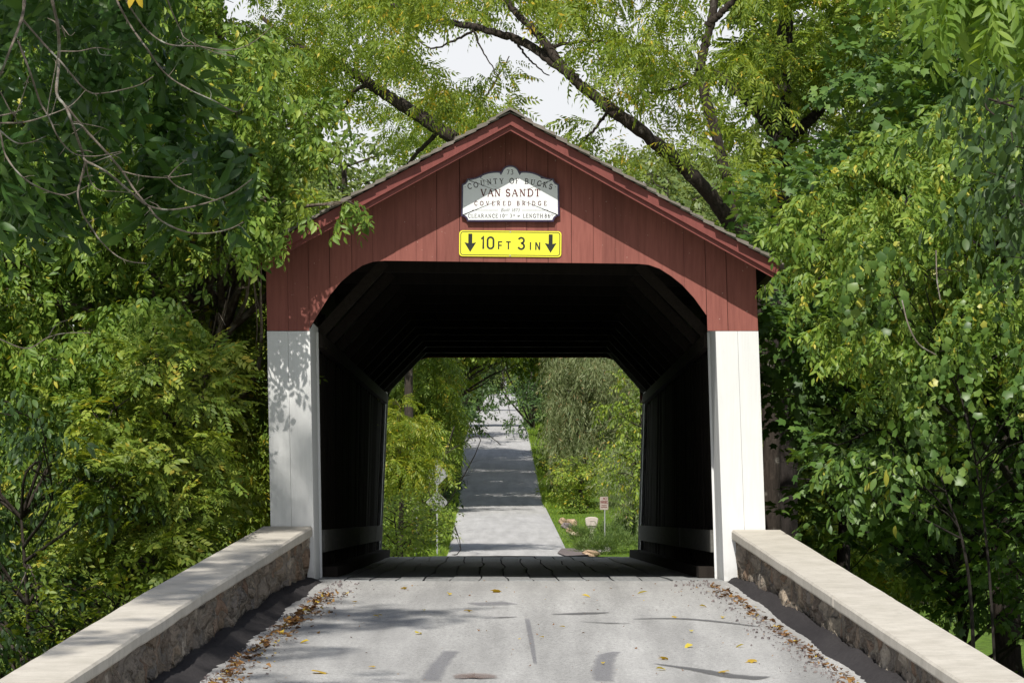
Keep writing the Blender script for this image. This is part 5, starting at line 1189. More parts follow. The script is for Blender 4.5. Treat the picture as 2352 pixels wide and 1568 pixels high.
for pts, w in TW:
    d0 = rr.uniform(17.6, 19.4); m = len(pts); C = curve_pts([at(x, y, d0 + 0.10 * i * rr.uniform(-.6, 1)) for i, (x, y) in enumerate(pts)], 7 * m)
    rad = np.linspace(w, w * 0.38, len(C)) * 0.42 * d0 / F * np.array([1 + .18 * rr.uniform(-1, 1) for _ in C]) * 1.1
    v, q = tube_arrays(C, rad, 7); VV.append(v); QQ.append(q + o_); o_ += len(v)
    for _ in range(m // 2):   # side buds
        i = rr.randrange(2, len(C) - 1); e = C[i] + np.array([rr.uniform(-.05, .05), rr.uniform(-.03, .03), rr.uniform(-.05, .04)]); v, q = tube_arrays([C[i], (C[i] + e) / 2 + 0.004, e], [rad[i] * .5, rad[i] * .4, rad[i] * .25], 5); VV.append(v); QQ.append(q + o_); o_ += len(v)
mesh_obj('bare_twigs', np.vstack(VV), np.vstack(QQ), M['twig'], froot, True)
yl = []
LV, LQ = LEAFSHAPE['ovate']
VV = []; QQ = []; o_ = 0
for px, py, ang, s in ((306, -12, 200, .06), (318, -10, 165, .055), (294, -14, 240, .05)):
    c = at(px, py, 18.5); a = math.radians(ang); f = np.array([math.sin(a), 0.1, math.cos(a)]); u = np.array([math.cos(a) * .4, -.8, -math.sin(a) * .4]); f = nrm(f); u = nrm(u - f * np.dot(u, f)); sdv = np.cross(f, u)
    VV.append(c + s * (LV[:, :1] * sdv + LV[:, 1:2] * f + LV[:, 2:3] * u)); QQ.append(LQ + o_); o_ += len(LV)
mesh_obj('yellow_leaves', np.vstack(VV), np.vstack(QQ), L['fallen'], froot, False, np.full(len(np.vstack(QQ)), .5))['label'] = 'yellowing leaf pair at the top edge'

# --- foreground tree at the upper right: pale pinnate leaves
r2 = np.random.default_rng(81)
lob = fill_px(r2, 13, (2120, 2560), (-190, 10), (19.5, 22.5), (0.12, 0.19), lambda x, y: y < np.interp(x, [2060, 2150, 2300, 2560], [-60, 5, -30, -10]), .85)
lob2 = fill_px(r2, 22, (2180, 2640), (80, 560), (27, 32), (0.26, 0.42), lambda x, y: x > np.interp(y, [80, 300, 560], [2260, 2240, 2330]), .75)
hroot = tree('hickory_tree', 'foreground hickory with pale pinnate leaves hanging into the upper right corner', (6.6, -27, gz(6.6, -27)), [(6.6, -27, gz(6.6, -27) - .3), (6.4, -27, 2), (6.0, -27.2, 5), (5.8, -27, 8)], lob[::2] + lob2[::2], 'hickory', L['pale'], M['bark'], dens=.001, r0=.22, seed=82, lmax=.02)
for c in list(hroot.children):
    if c.name.startswith('crown'): bpy.data.objects.remove(c, do_unlink=True)
hi = scatter_lobes(r2, (6.3, -27, 7.2), (2.4, 3.0, 2.0), 22, .85, 5.0)
P, D = lobe_sprays(r2, lob, 15.0, .8, .8, .8); P2, D2 = lobe_sprays(r2, hi, 6, .5, .5, .6)
v, q, t = build_leaves(r2, SP['hickory'], np.vstack([P, P2]), np.vstack([D, D2]), r2.uniform(.52, .72, len(P) + len(P2))); mesh_obj('crown', v, q, L['pale'], hroot, False, t)
P, D = lobe_sprays(r2, lob2, 14, .6, .6, .7); v, q, t = build_leaves(r2, SP['broad'], P, D, r2.uniform(.75, 1.05, len(P)))
droot = empty('dark_bough_tree', (7.4, -19, gz(7.4, -19)), 'dark shaded bough of broad leaves below the pale hickory at the right edge', 'tree')
mesh_obj('crown', v, q, L['dark'], droot, False, t)
vv, qq = limbs_mesh(r2, [(7.4, -19, gz(7.4, -19) - .3), (7.2, -19, 2), (6.6, -19.5, 4.2), (6.2, -19.8, 6)], lob2, .16, 1, .012, .03); mesh_obj('trunk', vv, qq, M['bark'], droot, True)

# --- beyond the bridge: trees and bushes along the lane, seen through the portal and above the roof
def far_tree(name, lab, px, d, h, R, n, rl, spec, mat, seed, dens=3.2, scale=1.5, cat='tree', low=0.3, sh=0.0, droop=.35, group=None, bark='bark', extra=()):
    r3 = np.random.default_rng(seed); x = (px - CX) * d / F; y = d + CAMY; b = gz(x, y)
    lobes = scatter_lobes(r3, (x, y, b + h * .55), (R, R, h * .46), n, rl, b + low) + [tuple(at(*p)) + (q_, q_ * .7) for p, q_ in extra]
    ex = np.array([at(*p) for p, q_ in extra]) if extra else np.zeros((0, 3)); er = np.array([q_ for p, q_ in extra])
    def keep(P):
        u = np.abs(P[:, 0] - road_x(P[:, 1])); hz = P[:, 2] - road_z(P[:, 1]); lim = np.where((hz < 3.0) | (P[:, 1] < 235), np.where(P[:, 1] < 160, 2.1, 2.65), 1.3)
        over = P[:, 2] > CAMZ + (HY - 800) * (P[:, 1] - CAMY) / F
        k = (u > lim) | (over & (hz > 4))
        if len(ex): k |= (np.linalg.norm(P[:, None] - ex[None], axis=2) < er[None] * 1.35).any(1)
        return k
    return tree(name, lab, (x, y, b), [(x, y, b - .2), (x + .1, y, b + h * .4), (x, y + .1, b + h * .85)], lobes, spec, L[mat], M[bark], dens=dens, scale=scale, r0=min(.25, .02 * h), seed=seed + 1, cat=cat, droop=droop, tint_shift=sh, group=group, cut=keep)
far_tree('ailanthus_tree', 'yellow leaved tree at the left inside edge of the portal view', 915, 152, 6.0, 1.15, 16, .5, 'farpin', 'yellow', 501, 6.0, .8, low=3.2, sh=-.1)
far_tree('roadside_tree', 'light green feathery tree on the left of the lane beyond the bridge', 960, 180, 10, 2.1, 38, .8, 'farpin', 'elder_far', 503, 4.2, 1.1, low=3.0)
far_tree('roadside_tree', 'green tree left of the lane behind the feathery tree', 985, 235, 12, 2.9, 38, 1.0, 'far', 'elder_far', 505, 3.4, 1.2, sh=-.1)
far_tree('roadside_tree', 'dark tree overhanging the lane from the left on the hill', 1040, 330, 11, 3.0, 34, 1.1, 'far', 'dark', 507, 3.4, 1.4, sh=.1, extra=[((1085, 925, 320), 1.0), ((1112, 950, 318), .7), ((1078, 978, 315), .8), ((1132, 915, 322), .5), ((1098, 890, 322), .9), ((1060, 950, 316), 1.0)])
far_tree('roadside_bush', 'dense bush on the left bank in front of the diamond signs', 920, 158, 3.4, 1.15, 22, .5, 'shrub', 'elder_far', 509, 6.5, 1.7, 'shrub', 0.0, -.12)
far_tree('roadside_bush', 'low weedy bush just beyond the bridge on the left', 905, 120, 2.6, 1.1, 22, .42, 'shrub', 'elder_far', 511, 9, 1.5, 'shrub', 0.0, -.05)
far_tree('roadside_bush', 'leafy bush at the left verge around the sign post', 965, 184, 3.2, 1.1, 20, .5, 'shrub', 'locust', 513, 6.5, 1.8, 'shrub', 0.0, -.05, extra=[((985, 1080, 166), .34), ((982, 1125, 165), .42), ((984, 1165, 166), .34), ((972, 1205, 165), .4), ((995, 1222, 166), .3), ((1018, 1112, 167), .2), ((1003, 1190, 165), .32), ((990, 1060, 165), .25)])
far_tree('roadside_bush', 'dark bush at the left lane edge behind the signs', 1015, 238, 5, 1.9, 24, .75, 'far', 'dark', 515, 4.2, 1.1, 'shrub', 0.0)
far_tree('willow_tree', 'grey green willow right of the lane beyond the bridge', 1340, 246, 11.5, 2.9, 56, .95, 'willow', 'willow', 517, 6.0, 1.25, low=0.2, droop=.9)
far_tree('roadside_tree', 'yellow green broad leaved tree at the right inside edge of the portal view', 1472, 134, 7, 1.2, 24, .5, 'broad', 'elder_far', 519, 7.5, 1.1, sh=.0, low=2.9)
far_tree('roadside_bush', 'green bush between the willow and the lane edge', 1268, 262, 5.0, 1.9, 26, .75, 'far', 'elder_far', 521, 4.5, 1.1, 'shrub', 0.0, -.05)
far_tree('roadside_tree', 'dark green tree at the right edge of the climbing lane', 1222, 345, 10.5, 2.0, 32, .95, 'far', 'dark', 523, 4.2, 1.2, extra=[((1203, 925, 330), 1.0), ((1197, 970, 328), .8), ((1178, 985, 326), .45), ((1207, 880, 332), 1.1), ((1190, 900, 331), .6)])
far_tree('roadside_tree', 'pale green tree behind the dark one on the right of the hill', 1262, 420, 15, 4, 34, 1.5, 'far', 'elder_far', 525, 2.4, 2.0, sh=.1)
far_tree('roadside_bush', 'leafy bush behind the mailbox lawn', 1330, 236, 3.0, 1.8, 24, .6, 'shrub', 'elder_far', 527, 5.5, 1.9, 'shrub', 0.0, .05)
far_tree('roadside_bush', 'olive green bush right of the no parking sign', 1452, 196, 4.6, 1.2, 26, .55, 'willow', 'willow', 529, 6.5, .8, 'shrub', 0.0, -.15)
far_tree('roadside_tree', 'brownish tree over the top of the lane on the left', 1098, 520, 14, 4.5, 30, 1.7, 'far', 'bg', 531, 2.2, 2.2, sh=-.2)
far_tree('roadside_tree', 'green tree closing the view where the lane crests', 1165, 930, 17, 8, 60, 2.4, 'far', 'bg', 533, 1.8, 3.0, low=0.6)
far_tree('roadside_tree', 'dark tree at the crest left of the lane', 1092, 820, 15, 6, 30, 2.2, 'far', 'dark', 535, 1.6, 3.0)
far_tree('roadside_tree', 'green tree at the crest right of the lane', 1250, 800, 17, 6, 30, 2.2, 'far', 'bg', 537, 1.6, 3.0)
far_tree('shade_tree', 'tall tree arching over the lane from the left beyond the portal view', 1015, 246, 17, 5.2, 70, 1.5, 'far', 'elder_far', 541, 4.5, 1.5, low=8.0)
far_tree('shade_tree', 'tall tree arching over the shaded stretch of lane from the left bank', 1022, 272, 17, 5.4, 70, 1.5, 'far', 'elder_far', 543, 4.5, 1.5, low=7.0)
far_tree('shade_tree', 'third tall tree shading the lane from the left bank', 1030, 300, 17, 5.4, 70, 1.5, 'far', 'elder_far', 549, 4.5, 1.5, low=6.5)
far_tree('shade_tree', 'tall tree reaching over the shaded stretch of lane from the right bank', 1285, 285, 17, 5.0, 60, 1.5, 'far', 'elder_far', 545, 4.0, 1.5, low=7.0)
far_tree('shade_tree', 'fourth tall tree shading the lane from the left bank', 1018, 259, 18, 5.6, 70, 1.5, 'far', 'elder_far', 551, 4.5, 1.5, low=7.5)
far_tree('shade_tree', 'fifth tall tree shading the lane from the left bank', 1026, 286, 18, 5.6, 70, 1.5, 'far', 'elder_far', 553, 4.5, 1.5, low=7.0)
far_tree('shade_tree', 'tall tree leaning over the upper lane from the left', 1045, 370, 17, 5.4, 60, 1.6, 'far', 'dark', 547, 3.4, 1.7, low=5.5)
# tree line above the roof: one crown copied along the slope
proto = {}
spots = [('f', 510, 132, 16, 'hazy green background tree left of the leaning tree top'), ('f', 360, 145, 18, 'background tree behind the left wood'), ('f', 200, 128, 18, 'background tree at the far left edge'),
         ('f', 1850, 135, 17, 'background tree behind the forked trunk'), ('f', 1960, 150, 19, 'background tree right of the forked trunk'), ('f', 2110, 132, 18, 'background tree behind the upper right wood'), ('f', 2270, 140, 19, 'background tree at the upper right edge'),
         ('h', 790, 112, 12.2, 'hazy high crowned background tree above the left roof slope'), ('h', 660, 136, 14.2, 'hazy high crowned background tree over the left eave'), ('h', 950, 176, 16.0, 'hazy high crowned background tree just left of the ridge'),
         ('h', 1530, 116, 12.0, 'high crowned background tree behind the right roof slope'), ('h', 1660, 142, 14.6, 'high crowned background tree between the two walnut limbs'), ('h', 1500, 150, 15.2, 'rounded high crowned background tree right of the ridge')]
for i, (kd, px, d, h, lab) in enumerate(spots):
    x = (px - CX) * d / F; y = d + CAMY; b = gz(x, y); H0 = 16.0 if kd == 'f' else 14.6
    if kd not in proto:
        r3 = np.random.default_rng(601 if kd == 'f' else 611); lobes = scatter_lobes(r3, (x, y, b + 9.0), (3.4, 3.4, 7.2), 60, 1.1, b + .8) if kd == 'f' else scatter_lobes(r3, (x, y, b + 11.0), (3.3, 3.3, 3.4), 44, .95, b + 8.2)
        o = tree('background_tree', lab, (x, y, b), [(x, y, b - .2), (x + .2, y, b + 6), (x, y, b + 13)], lobes, 'far', L['bg'], M['bark'], dens=3.2, scale=1.05, r0=.25, seed=602, group='trees in the background wood')
        proto[kd] = o
    else:
        src = proto[kd]; o = src.copy(); COL.objects.link(o); o.location = (x, y, b); o['label'] = lab; o.rotation_euler = (0, 0, 1.7 * i)
        for ch in list(src.children):
            c = ch.copy(); COL.objects.link(c); c.parent = o
    o.scale = (1 + .08 * math.sin(i * 2.3), 1 + .08 * math.cos(i * 1.7), h / H0)

# far woods either side of the lane, one mass
r3 = np.random.default_rng(640); wl = []
for side in (-1, 1):
    for _ in range(150):
        y = r3.uniform(120, 420); x = float(road_x(y)) + side * (8.5 + .02 * (y - 120) + 22 * r3.random() ** 1.5); rl = r3.uniform(1.6, 3.0); wl.append((x, y, gz(x, y) + r3.uniform(0.3, 1) * 9 * r3.random() + 1, rl, rl * .85))
P, D = lobe_sprays(r3, wl, 1.3, .35, .4, .5); v, q, t = build_leaves(r3, SP['far'], P, D, r3.uniform(1.8, 3.0, len(P)))
o = mesh_obj('far_wood', v, q, L['bg'], None, False, t); o['kind'] = 'stuff'; tag(o, 'far woods on the slopes either side of the climbing lane', 'wood')
# ------------------------------------------------------------------ verge grass
def grass(name, lab, spots, hgt, seed, mat='grass'):
    r3 = np.random.default_rng(seed); P = np.array(spots); n = len(P); a = r3.uniform(0, 2 * math.pi, n); h = hgt * r3.uniform(.5, 1.3, n); w = .012 + .03 * h
    z = terrain_z(P[:, 0], P[:, 1]) - .03; ln = r3.normal(0, .35, (n, 2)) * h[:, None]
    b0 = np.stack([P[:, 0] - np.cos(a) * w, P[:, 1] - np.sin(a) * w, z], -1); b1 = np.stack([P[:, 0] + np.cos(a) * w, P[:, 1] + np.sin(a) * w, z], -1)
    m0 = np.stack([P[:, 0] + ln[:, 0] * .4 - np.cos(a) * w * .7, P[:, 1] + ln[:, 1] * .4 - np.sin(a) * w * .7, z + h * .6], -1); m1 = m0 + np.stack([np.cos(a) * w * 1.4, np.sin(a) * w * 1.4, 0 * a], -1)
    tp = np.stack([P[:, 0] + ln[:, 0], P[:, 1] + ln[:, 1], z + h], -1); tp2 = tp + np.stack([np.cos(a) * .004, np.sin(a) * .004, 0 * a], -1)
    V = np.stack([b0, b1, m1, m0, tp2, tp], 1).reshape(-1, 3); i = np.arange(n)[:, None] * 6
    Q = np.stack([i + np.array([0, 1, 2, 3]), i + np.array([3, 2, 4, 5])], 1).reshape(-1, 4)
    o = mesh_obj(name, V, Q, L[mat], None, False, np.repeat(np.clip(r3.normal(.5, .2, n), 0, 1), 2)); o['kind'] = 'stuff'; tag(o, lab, 'grass')
r3 = np.random.default_rng(91)
def verge(side, y0, y1, w, n):
    y = r3.uniform(y0, y1, n); return np.stack([road_x(y) + side * (2.42 + w * r3.random(n) ** 1.4), y], -1)
grass('verge_grass', 'bright grass along the left verge of the lane', np.vstack([verge(-1, 105, 180, 1.9, 9000), verge(-1, 180, 330, 1.6, 6000)]), .34, 92)
yy = r3.uniform(128, 215, 12000); lawn = np.stack([road_x(yy) + 2.45 + r3.uniform(0, 4.2, len(yy)), yy], -1)
lawn = lawn[~((lawn[:, 1] < 137) & (lawn[:, 0] < 2.9))]
grass('lawn_grass', 'short sunlit lawn around the mailbox on the right', lawn, .10, 93); grass('verge_grass', 'bright grass along the right verge of the climbing lane', verge(1, 195, 330, 1.3, 7000), .32, 94)
P = np.stack([r3.uniform(-9, -3.8, 9000), r3.uniform(-9, 6, 9000)], -1); P2 = np.stack([r3.uniform(4.2, 10, 9000), r3.uniform(-9, 8, 9000)], -1)
grass('bank_grass', 'weedy grass on the banks below the parapet walls', np.vstack([P, P2]), .38, 95)

# ------------------------------------------------------------------ things by the lane
M['mail'] = simple_mat('tan_grey_plastic', (0.50, 0.44, 0.39), .6, .3, .08, 6, 0, .03)
M['rock_tan'] = bark_mat('tan_rock', (0.42, 0.30, 0.20), (0.5, 0.38, 0.26), .5); M['rock_dark'] = bark_mat('purple_grey_rock', (0.20, 0.17, 0.17), (0.26, 0.22, 0.21), .5)
M['rock_pale'] = bark_mat('pale_flat_rock', (0.55, 0.43, 0.31), (0.6, 0.5, 0.38), .5); M['gravel'] = bark_mat('white_gravel', (0.62, 0.58, 0.54), (0.72, 0.69, 0.66), .5)
def ground_at(px, d): x = (px - CX) * d / F; y = d + CAMY; return np.array([x, y, gz(x, y)])
# mailbox: picture span 62 points at this distance
d = 193.0; k = d / F; g = ground_at(1359, d); zt = at(0, 1248, d)[2]; g[2] = min(g[2], zt) if abs(g[2] - zt) < .6 else g[2]
mbx = empty('mailbox', g, 'tan plastic mailbox on a matching post by the lane', 'mailbox')
ht = 62 * k; zb = float(g[2]) + ht - 22 * k; cx, cy = float(g[0]), float(g[1])
MB().hexa([(cx - 2 * k + a * 6 * k, cy + b * .09, float(g[2]) - .1) for a, b in ((-1, -1), (1, -1), (1, 1), (-1, 1))] + [(cx + 1 * k + a * 4.2 * k, cy + b * .08, zb) for a, b in ((-1, -1), (1, -1), (1, 1), (-1, 1))]).build('post', M['mail'], mbx, bevel=.012)
MB().hexa([(cx + 0 * k + a * 9 * k, cy + b * .12, zb - 5 * k) for a, b in ((-1, -1), (1, -1), (1, 1), (-1, 1))] + [(cx + a * 12.5 * k, cy + b * .16, zb) for a, b in ((-1, -1), (1, -1), (1, 1), (-1, 1))]).build('bracket', M['mail'], mbx, bevel=.01)
prof = [(-12.5, 0), (12.5, 0), (15, 17)] + [(15 * math.cos(t), 17 + 5 * math.sin(t)) for t in np.linspace(.15, math.pi - .15, 7)] + [(-15, 17)]
MB().prism_y([(cx + u * k, zb + v * k) for u, v in prof], cy - .16, cy + .16).build('box', M['mail'], mbx, bevel=.015)
prof2 = [(u * .9, v * .9 + .9) for u, v in prof]
MB().prism_y([(cx + u * k, zb + v * k) for u, v in prof2], cy - .185, cy - .158).build('door', M['mail'], mbx, bevel=.008)
MB().box(cx - 5 * k, cx + 5 * k, cy - .20, cy - .184, zb + 12 * k, zb + 13 * k).build('handle', M['mail'], mbx)
# no parking sign
d = 186.0; k = d / F; g = ground_at(1389, d); cx, cy = float(g[0]), float(g[1])
nps = empty('no_parking_sign', g, 'small faded white NO PARKING sign on a thin metal post beside the mailbox', 'sign')
top = CAMZ + (HY - 1140) * k; bot = CAMZ + (HY - 1170) * k; w = 9.6 * k
MB().box(cx - .022, cx + .022, cy + .004, cy + .03, float(g[2]) - .2, top - 2 * k).build('post', M['metal'], nps)
M['faded'] = simple_mat('faded_white_sign', (0.36, 0.30, 0.27), .5, .4, .2, 14, 0, .05); M['fadered'] = simple_mat('faded_red_ink', (0.17, 0.07, 0.06), .5, .3, .2, 12, 0, 0)
plate(rrect(2 * w, top - bot, 1.6 * k), cy - .006, cy, cx - 1.5 * k, (top + bot) / 2).build('sign_panel', M['faded'], nps)
DS = dict(SANS); DS.update({c: (g_[0], [('k', p) for _, p in g_[1][:3]]) for c, g_ in SERIF.items() if c in 'OARKIG'})
for c in 'AKG': DS[c] = (SERIF[c][0], [('k', p) for kd, p in SERIF[c][1][:3]])
ik = Ink((cx - 1.5 * k, cy - .0075, (top + bot) / 2), 0, .0002)
ik.text('NO', 2 * k, 8.2 * k, 5.2 * k, 8.5 * k, 1, .1, .2, DS); ik.text('PARKING', 0, -.5 * k, 6.0 * k, 16.5 * k, .62, .05, .17, DS); ik.ribbon([(-6 * k, -5 * k), (6 * k, -5 * k)], 1.6 * k); ik.ribbon([(-7 * k, -9 * k), (7 * k, -9 * k)], 1.6 * k)
ik.mb.build('sign_legend', M['fadered'], nps)
# diamond signs seen from behind
d = 170.0; k = d / F; g = ground_at(1004, d); cx, cy = float(g[0]), float(g[1])
dsg = empty('diamond_warning_sign', g, 'two stacked bare metal diamond sign backs on one post half hidden in the left bushes', 'sign')
M['sign_back'] = simple_mat('bare_aluminium', (0.27, 0.275, 0.27), .6, .4, .1, 10, .2, .03)
MB().box(cx - .03, cx + .03, cy - .06, cy - .012, float(g[2]) - .2, CAMZ + (HY - 1055) * k).build('post', M['metal'], dsg)
for py, hw in ((1089, 27), (1153, 26)):
    zc_ = CAMZ + (HY - py) * k; plate(rot2(rrect(2 * hw * .707 * k, 2 * hw * .707 * k, .04), math.pi / 4), cy - .010, cy - .006, cx, zc_).build('sign_panel', M['sign_back'], dsg)
    MB().box(cx - .06, cx + .06, cy - .068, cy - .06, zc_ - .03, zc_ + .03).build('bracket', M['metal'], dsg)
d = 160.0; k = d / F; g = ground_at(957, d); cx, cy = float(g[0]), float(g[1])
rs = empty('object_marker_sign', g, 'narrow grey marker post with a small plate in the left bushes', 'sign')
MB().box(cx - .025, cx + .025, cy - .02, cy + .02, float(g[2]) - .2, CAMZ + (HY - 1150) * k).build('post', M['metal'], rs)
plate(rrect(9 * k, 30 * k, .02), cy + .024, cy + .028, cx, CAMZ + (HY - 1166) * k).build('sign_panel', M['sign_back'], rs)
# rocks
def rock(px, py, d, w, h, mat, lab, seed, flat=1.0):
    r3 = np.random.default_rng(seed); k = d / F; x = (px - CX) * k; y = d + CAMY; zc_ = max(gz(x, y) + h * k * .35, CAMZ + (HY - py) * k); zc_ = gz(x, y) + h * k * .38
    me = MB(); n, m = 14, 9; vs = []; ph = r3.uniform(0, 6, 6)
    for i in range(m + 1):
        th = math.pi * i / m
        for j in range(n):
            a = 2 * math.pi * j / n; u = np.array([math.sin(th) * math.cos(a), math.sin(th) * math.sin(a), math.cos(th)])
            f = 1 + .16 * math.sin(3 * u[0] + ph[0]) * math.cos(2.6 * u[1] + ph[1]) + .12 * math.sin(5 * u[2] + 4 * u[0] + ph[2]) + r3.normal(0, .035)
            e = np.sign(u) * np.abs(u) ** .8
            vs.append((x + e[0] * f * w * k / 2, y + e[1] * f * w * k / 2, zc_ + e[2] * f * h * k / 2))
    fs = [(i * n + j, (i + 1) * n + j, (i + 1) * n + (j + 1) % n, i * n + (j + 1) % n) for i in range(m) for j in range(n)]
    o = MB().add(vs, fs).build('rock', M[mat], None, None, False); tag(o, lab, 'rock', 'rocks edging the mailbox lawn')
rock(1314, 1185, 213, 27, 23, 'rock_tan', 'largest rounded tan boulder on the lawn edge', 1); rock(1293, 1182, 217, 18, 19, 'rock_tan', 'rounded tan boulder leftmost of the boulder heap', 2)
rock(1302, 1190, 211, 27, 16, 'rock_dark', 'dark purple grey boulder in front of the tan ones', 3); rock(1309, 1204, 205, 18, 13, 'rock_tan', 'small brown rock below the boulder heap', 4)
rock(1320, 1212, 202, 28, 9, 'rock_pale', 'flat pale stone behind another flat one on the lawn', 5); rock(1327, 1219, 200, 36, 10, 'rock_pale', 'wider flat pale stone in front on the lawn', 6)
rock(1358, 1270, 176.5, 38, 18, 'rock_tan', 'tan boulder at the driveway corner just above the bridge deck', 7); rock(1372, 1247, 189, 30, 9, 'rock_pale', 'pale flat stone at the foot of the mailbox post', 8); rock(1397, 1252, 183, 14, 7, 'gravel', 'small white stone beside the sign post', 9)
# gravel bed
r3 = np.random.default_rng(97); V = []; Q = []; o_ = 0
for _ in range(420):
    px = r3.uniform(1340, 1400); d = r3.uniform(181, 190); x = (px - CX) * d / F; y = d + CAMY; s = r3.uniform(.025, .06); z = gz(x, y) + .02
    pts = np.array([(-1, -1, -.6), (1, -1, -.6), (1, 1, -.6), (-1, 1, -.6), (-.7, -.7, .7), (.7, -.7, .7), (.7, .7, .7), (-.7, .7, .7)]) * s + r3.normal(0, .25 * s, (8, 3)); V.append(pts + (x, y, z)); Q.append(np.array([(0, 1, 5, 4), (1, 2, 6, 5), (2, 3, 7, 6), (3, 0, 4, 7), (4, 5, 6, 7)]) + o_); o_ += 8
o = mesh_obj('gravel', np.vstack(V), np.vstack(Q), M['gravel']); o['kind'] = 'stuff'; tag(o, 'white gravel bed at the foot of the mailbox', 'gravel')
for i, (px, d, w, h, lab) in enumerate([(1341, 192, .55, .55, 'low juniper left of the mailbox post'), (1402, 191, .6, .7, 'low juniper behind the no parking sign post'), (1350, 179.5, .34, .34, 'small juniper in front of the gravel bed'), (1385, 179, .5, .45, 'middle juniper in front of the gravel bed'), (1425, 180, .75, .62, 'widest juniper at the right end of the gravel bed'), (1437, 196, .5, .9, 'dark juniper at the right edge of the lawn')]):
    x = (px - CX) * d / F; y = d + CAMY; b = gz(x, y); r3 = np.random.default_rng(700 + i); lobes = scatter_lobes(r3, (x, y, b + h * .5), (w, w * .8, h * .5), 12, .22, b)
    tree('juniper_shrub', lab, (x, y, b), None, lobes, 'juniper', L['juniper'] if i != 5 else L['dark'], M['bark'], dens=45, seed=710 + i, cat='shrub', group='junipers around the mailbox', droop=-.2)

# ------------------------------------------------------------------ leaf litter on the road
def litter(name, lab, gen, n, seed, mat, size):
    r3 = np.random.default_rng(seed); V = []; Q = []; T = []; o_ = 0
    LV, LQ = LEAFSHAPE['ovate']
    for _ in range(n):
        x, y, lift = gen(r3); s = size * r3.uniform(.5, 1.25); a = r3.uniform(0, 2 * math.pi); f = np.array([math.cos(a), math.sin(a), r3.normal(0, .25)]); u = np.array([0, 0, 1]) + r3.normal(0, .35, 3); f = nrm(f); u = nrm(u - f * np.dot(u, f)); sd_ = np.cross(f, u)
        lv = LV.copy(); lv[:, 2] *= r3.uniform(-3.5, 3); p = np.array([x, y, road_surf(x, min(y, -.02)) + .012 + lift]); V.append(p + s * (lv[:, :1] * sd_ + lv[:, 1:2] * f + lv[:, 2:3] * u)); Q.append(LQ + o_); o_ += len(LV); T += [r3.random()] * len(LQ)
    o = mesh_obj(name, np.vstack(V), np.vstack(Q), L[mat], None, False, np.array(T)); o['kind'] = 'stuff'; tag(o, lab, 'leaf litter')
def drift(side, y0, y1, off, wid):
    def g_(r3):
        c = r3.random(); y = y0 + (y1 - y0) * (r3.random() ** .9); y += .25 * math.sin(9 * y); w = wid * (.6 + .5 * math.sin(3.1 * y) ** 2)
        x = float(wall_in(y, side)) - side * (off + w * abs(r3.normal(0, .6))); return x, y, .02 * r3.random() + (.03 * r3.random() if c < .5 else 0)
    return g_
litter('leaf_litter', 'brown and orange leaf litter drifted along the left kerb', drift(-1, -13, -2.2, .36, .24), 620, 801, 'litter', .062)
litter('leaf_litter', 'golden dry leaf litter drifted along the right kerb', drift(1, -13, -.8, .26, .16), 300, 802, 'litter', .062)
def anyw(r3):
    y = -13 * r3.random(); l, r_ = road_edges(np.array(y)); return float(l + .5 + (r_ - l - 1.0) * r3.random()), y, 0
litter('leaf_crumbs', 'tiny scattered leaf crumbs over the near road', anyw, 150, 803, 'litter', .028)
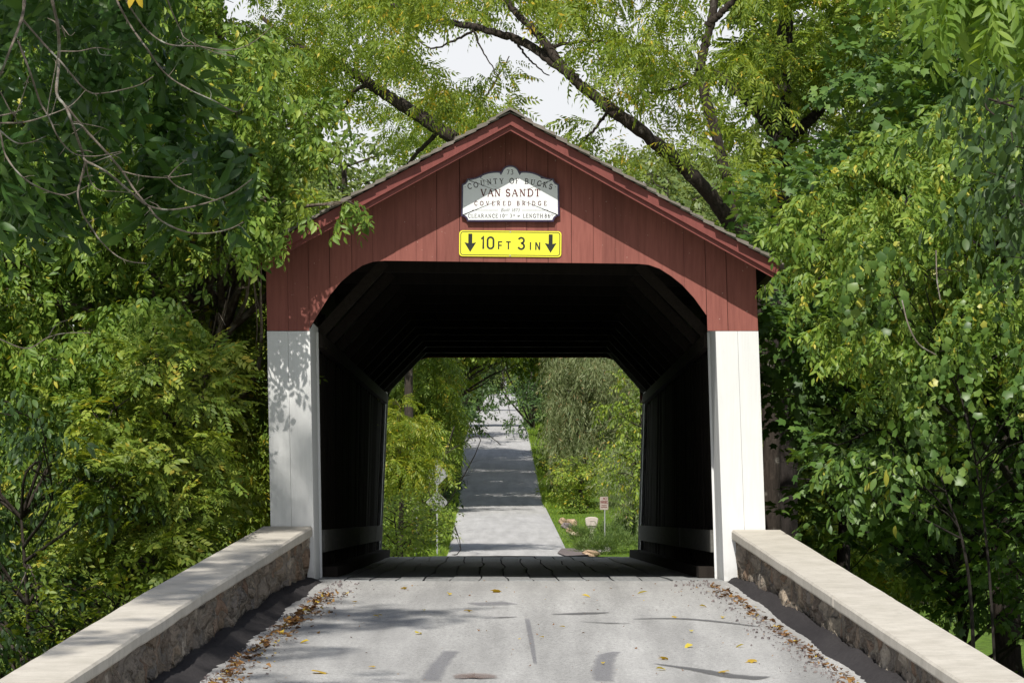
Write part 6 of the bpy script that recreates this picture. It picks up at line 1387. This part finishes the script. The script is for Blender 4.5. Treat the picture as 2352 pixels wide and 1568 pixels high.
# grit swept to the road edges
r3 = np.random.default_rng(805); V = []; Q = []; o_ = 0
for _ in range(1300):
    side = -1 if r3.random() < .5 else 1; y = -.1 - 13 * r3.random(); x = float(wall_in(y, side)) - side * (.26 + .32 * abs(r3.normal(0, .6))); sz = .004 + .010 * r3.random() ** 3
    pts = np.array([(-1, -1, -.6), (1, -1, -.6), (1, 1, -.6), (-1, 1, -.6), (-.6, -.6, .7), (.6, -.6, .7), (.6, .6, .7), (-.6, .6, .7)]) * sz + r3.normal(0, .3 * sz, (8, 3)); V.append(pts + (x, y, road_surf(x, y) + .012)); Q.append(np.array([(0, 1, 5, 4), (1, 2, 6, 5), (2, 3, 7, 6), (3, 0, 4, 7), (4, 5, 6, 7)]) + o_); o_ += 8
o = mesh_obj('grit', np.vstack(V), np.vstack(Q), M['rock_dark']); o['kind'] = 'stuff'; tag(o, 'loose grit swept to both edges of the near road', 'grit')
# single fallen leaves
meshes = []
for k_ in range(3):
    LV, LQ = LEAFSHAPE['ovate' if k_ else 'maple']; lv = LV.copy(); lv[:, 1] -= .4; lv[:, 2] = lv[:, 2] * (1.5 if k_ else 1) + .12 * lv[:, 0] ** 2 * (k_ + 1)
    me = bpy.data.meshes.new('fallen_leaf'); me.from_pydata((lv * .085).tolist(), [], LQ.tolist()); me.update(); a = me.attributes.new('tint', 'FLOAT', 'FACE'); a.data.foreach_set('value', np.full(len(LQ), .25 + .3 * k_, dtype=np.float32)); me.materials.append(L['fallen']); meshes.append(me)
rr = random.Random(17)
FL = [(735, 1541), (1344, 1370), (1583, 1483), (1662, 1541), (1385, 1525), (1520, 1537), (1525, 1512), (1293, 1442), (1588, 1448), (1549, 1416), (1613, 1389), (1473, 1362), (1075, 1404), (862, 1413), (973, 1402), (928, 1352), (874, 1412), (760, 1375), (815, 1380), (1032, 1366), (700, 1396), (855, 1531), (700, 1470), (960, 1455), (1140, 1360), (1245, 1466), (1700, 1480), (1727, 1515), (1660, 1413), (1690, 1367)]
for i, (px, py) in enumerate(FL):
    p = on_road(px, py); o = bpy.data.objects.new('fallen_leaf', meshes[i % 3]); COL.objects.link(o)
    o.location = (p[0], p[1], road_surf(p[0], p[1]) + .018); o.rotation_euler = (rr.uniform(-.35, .35), rr.uniform(-.35, .35), rr.uniform(0, 6.28)); s = rr.uniform(.7, 1.5) if i else 1.9; o.scale = (s, s, s)
    tag(o, 'single yellow fallen leaf lying on the pale near road' if i else 'largest curled yellow fallen leaf at the lower left of the road', 'leaf', 'single leaves fallen on the road')
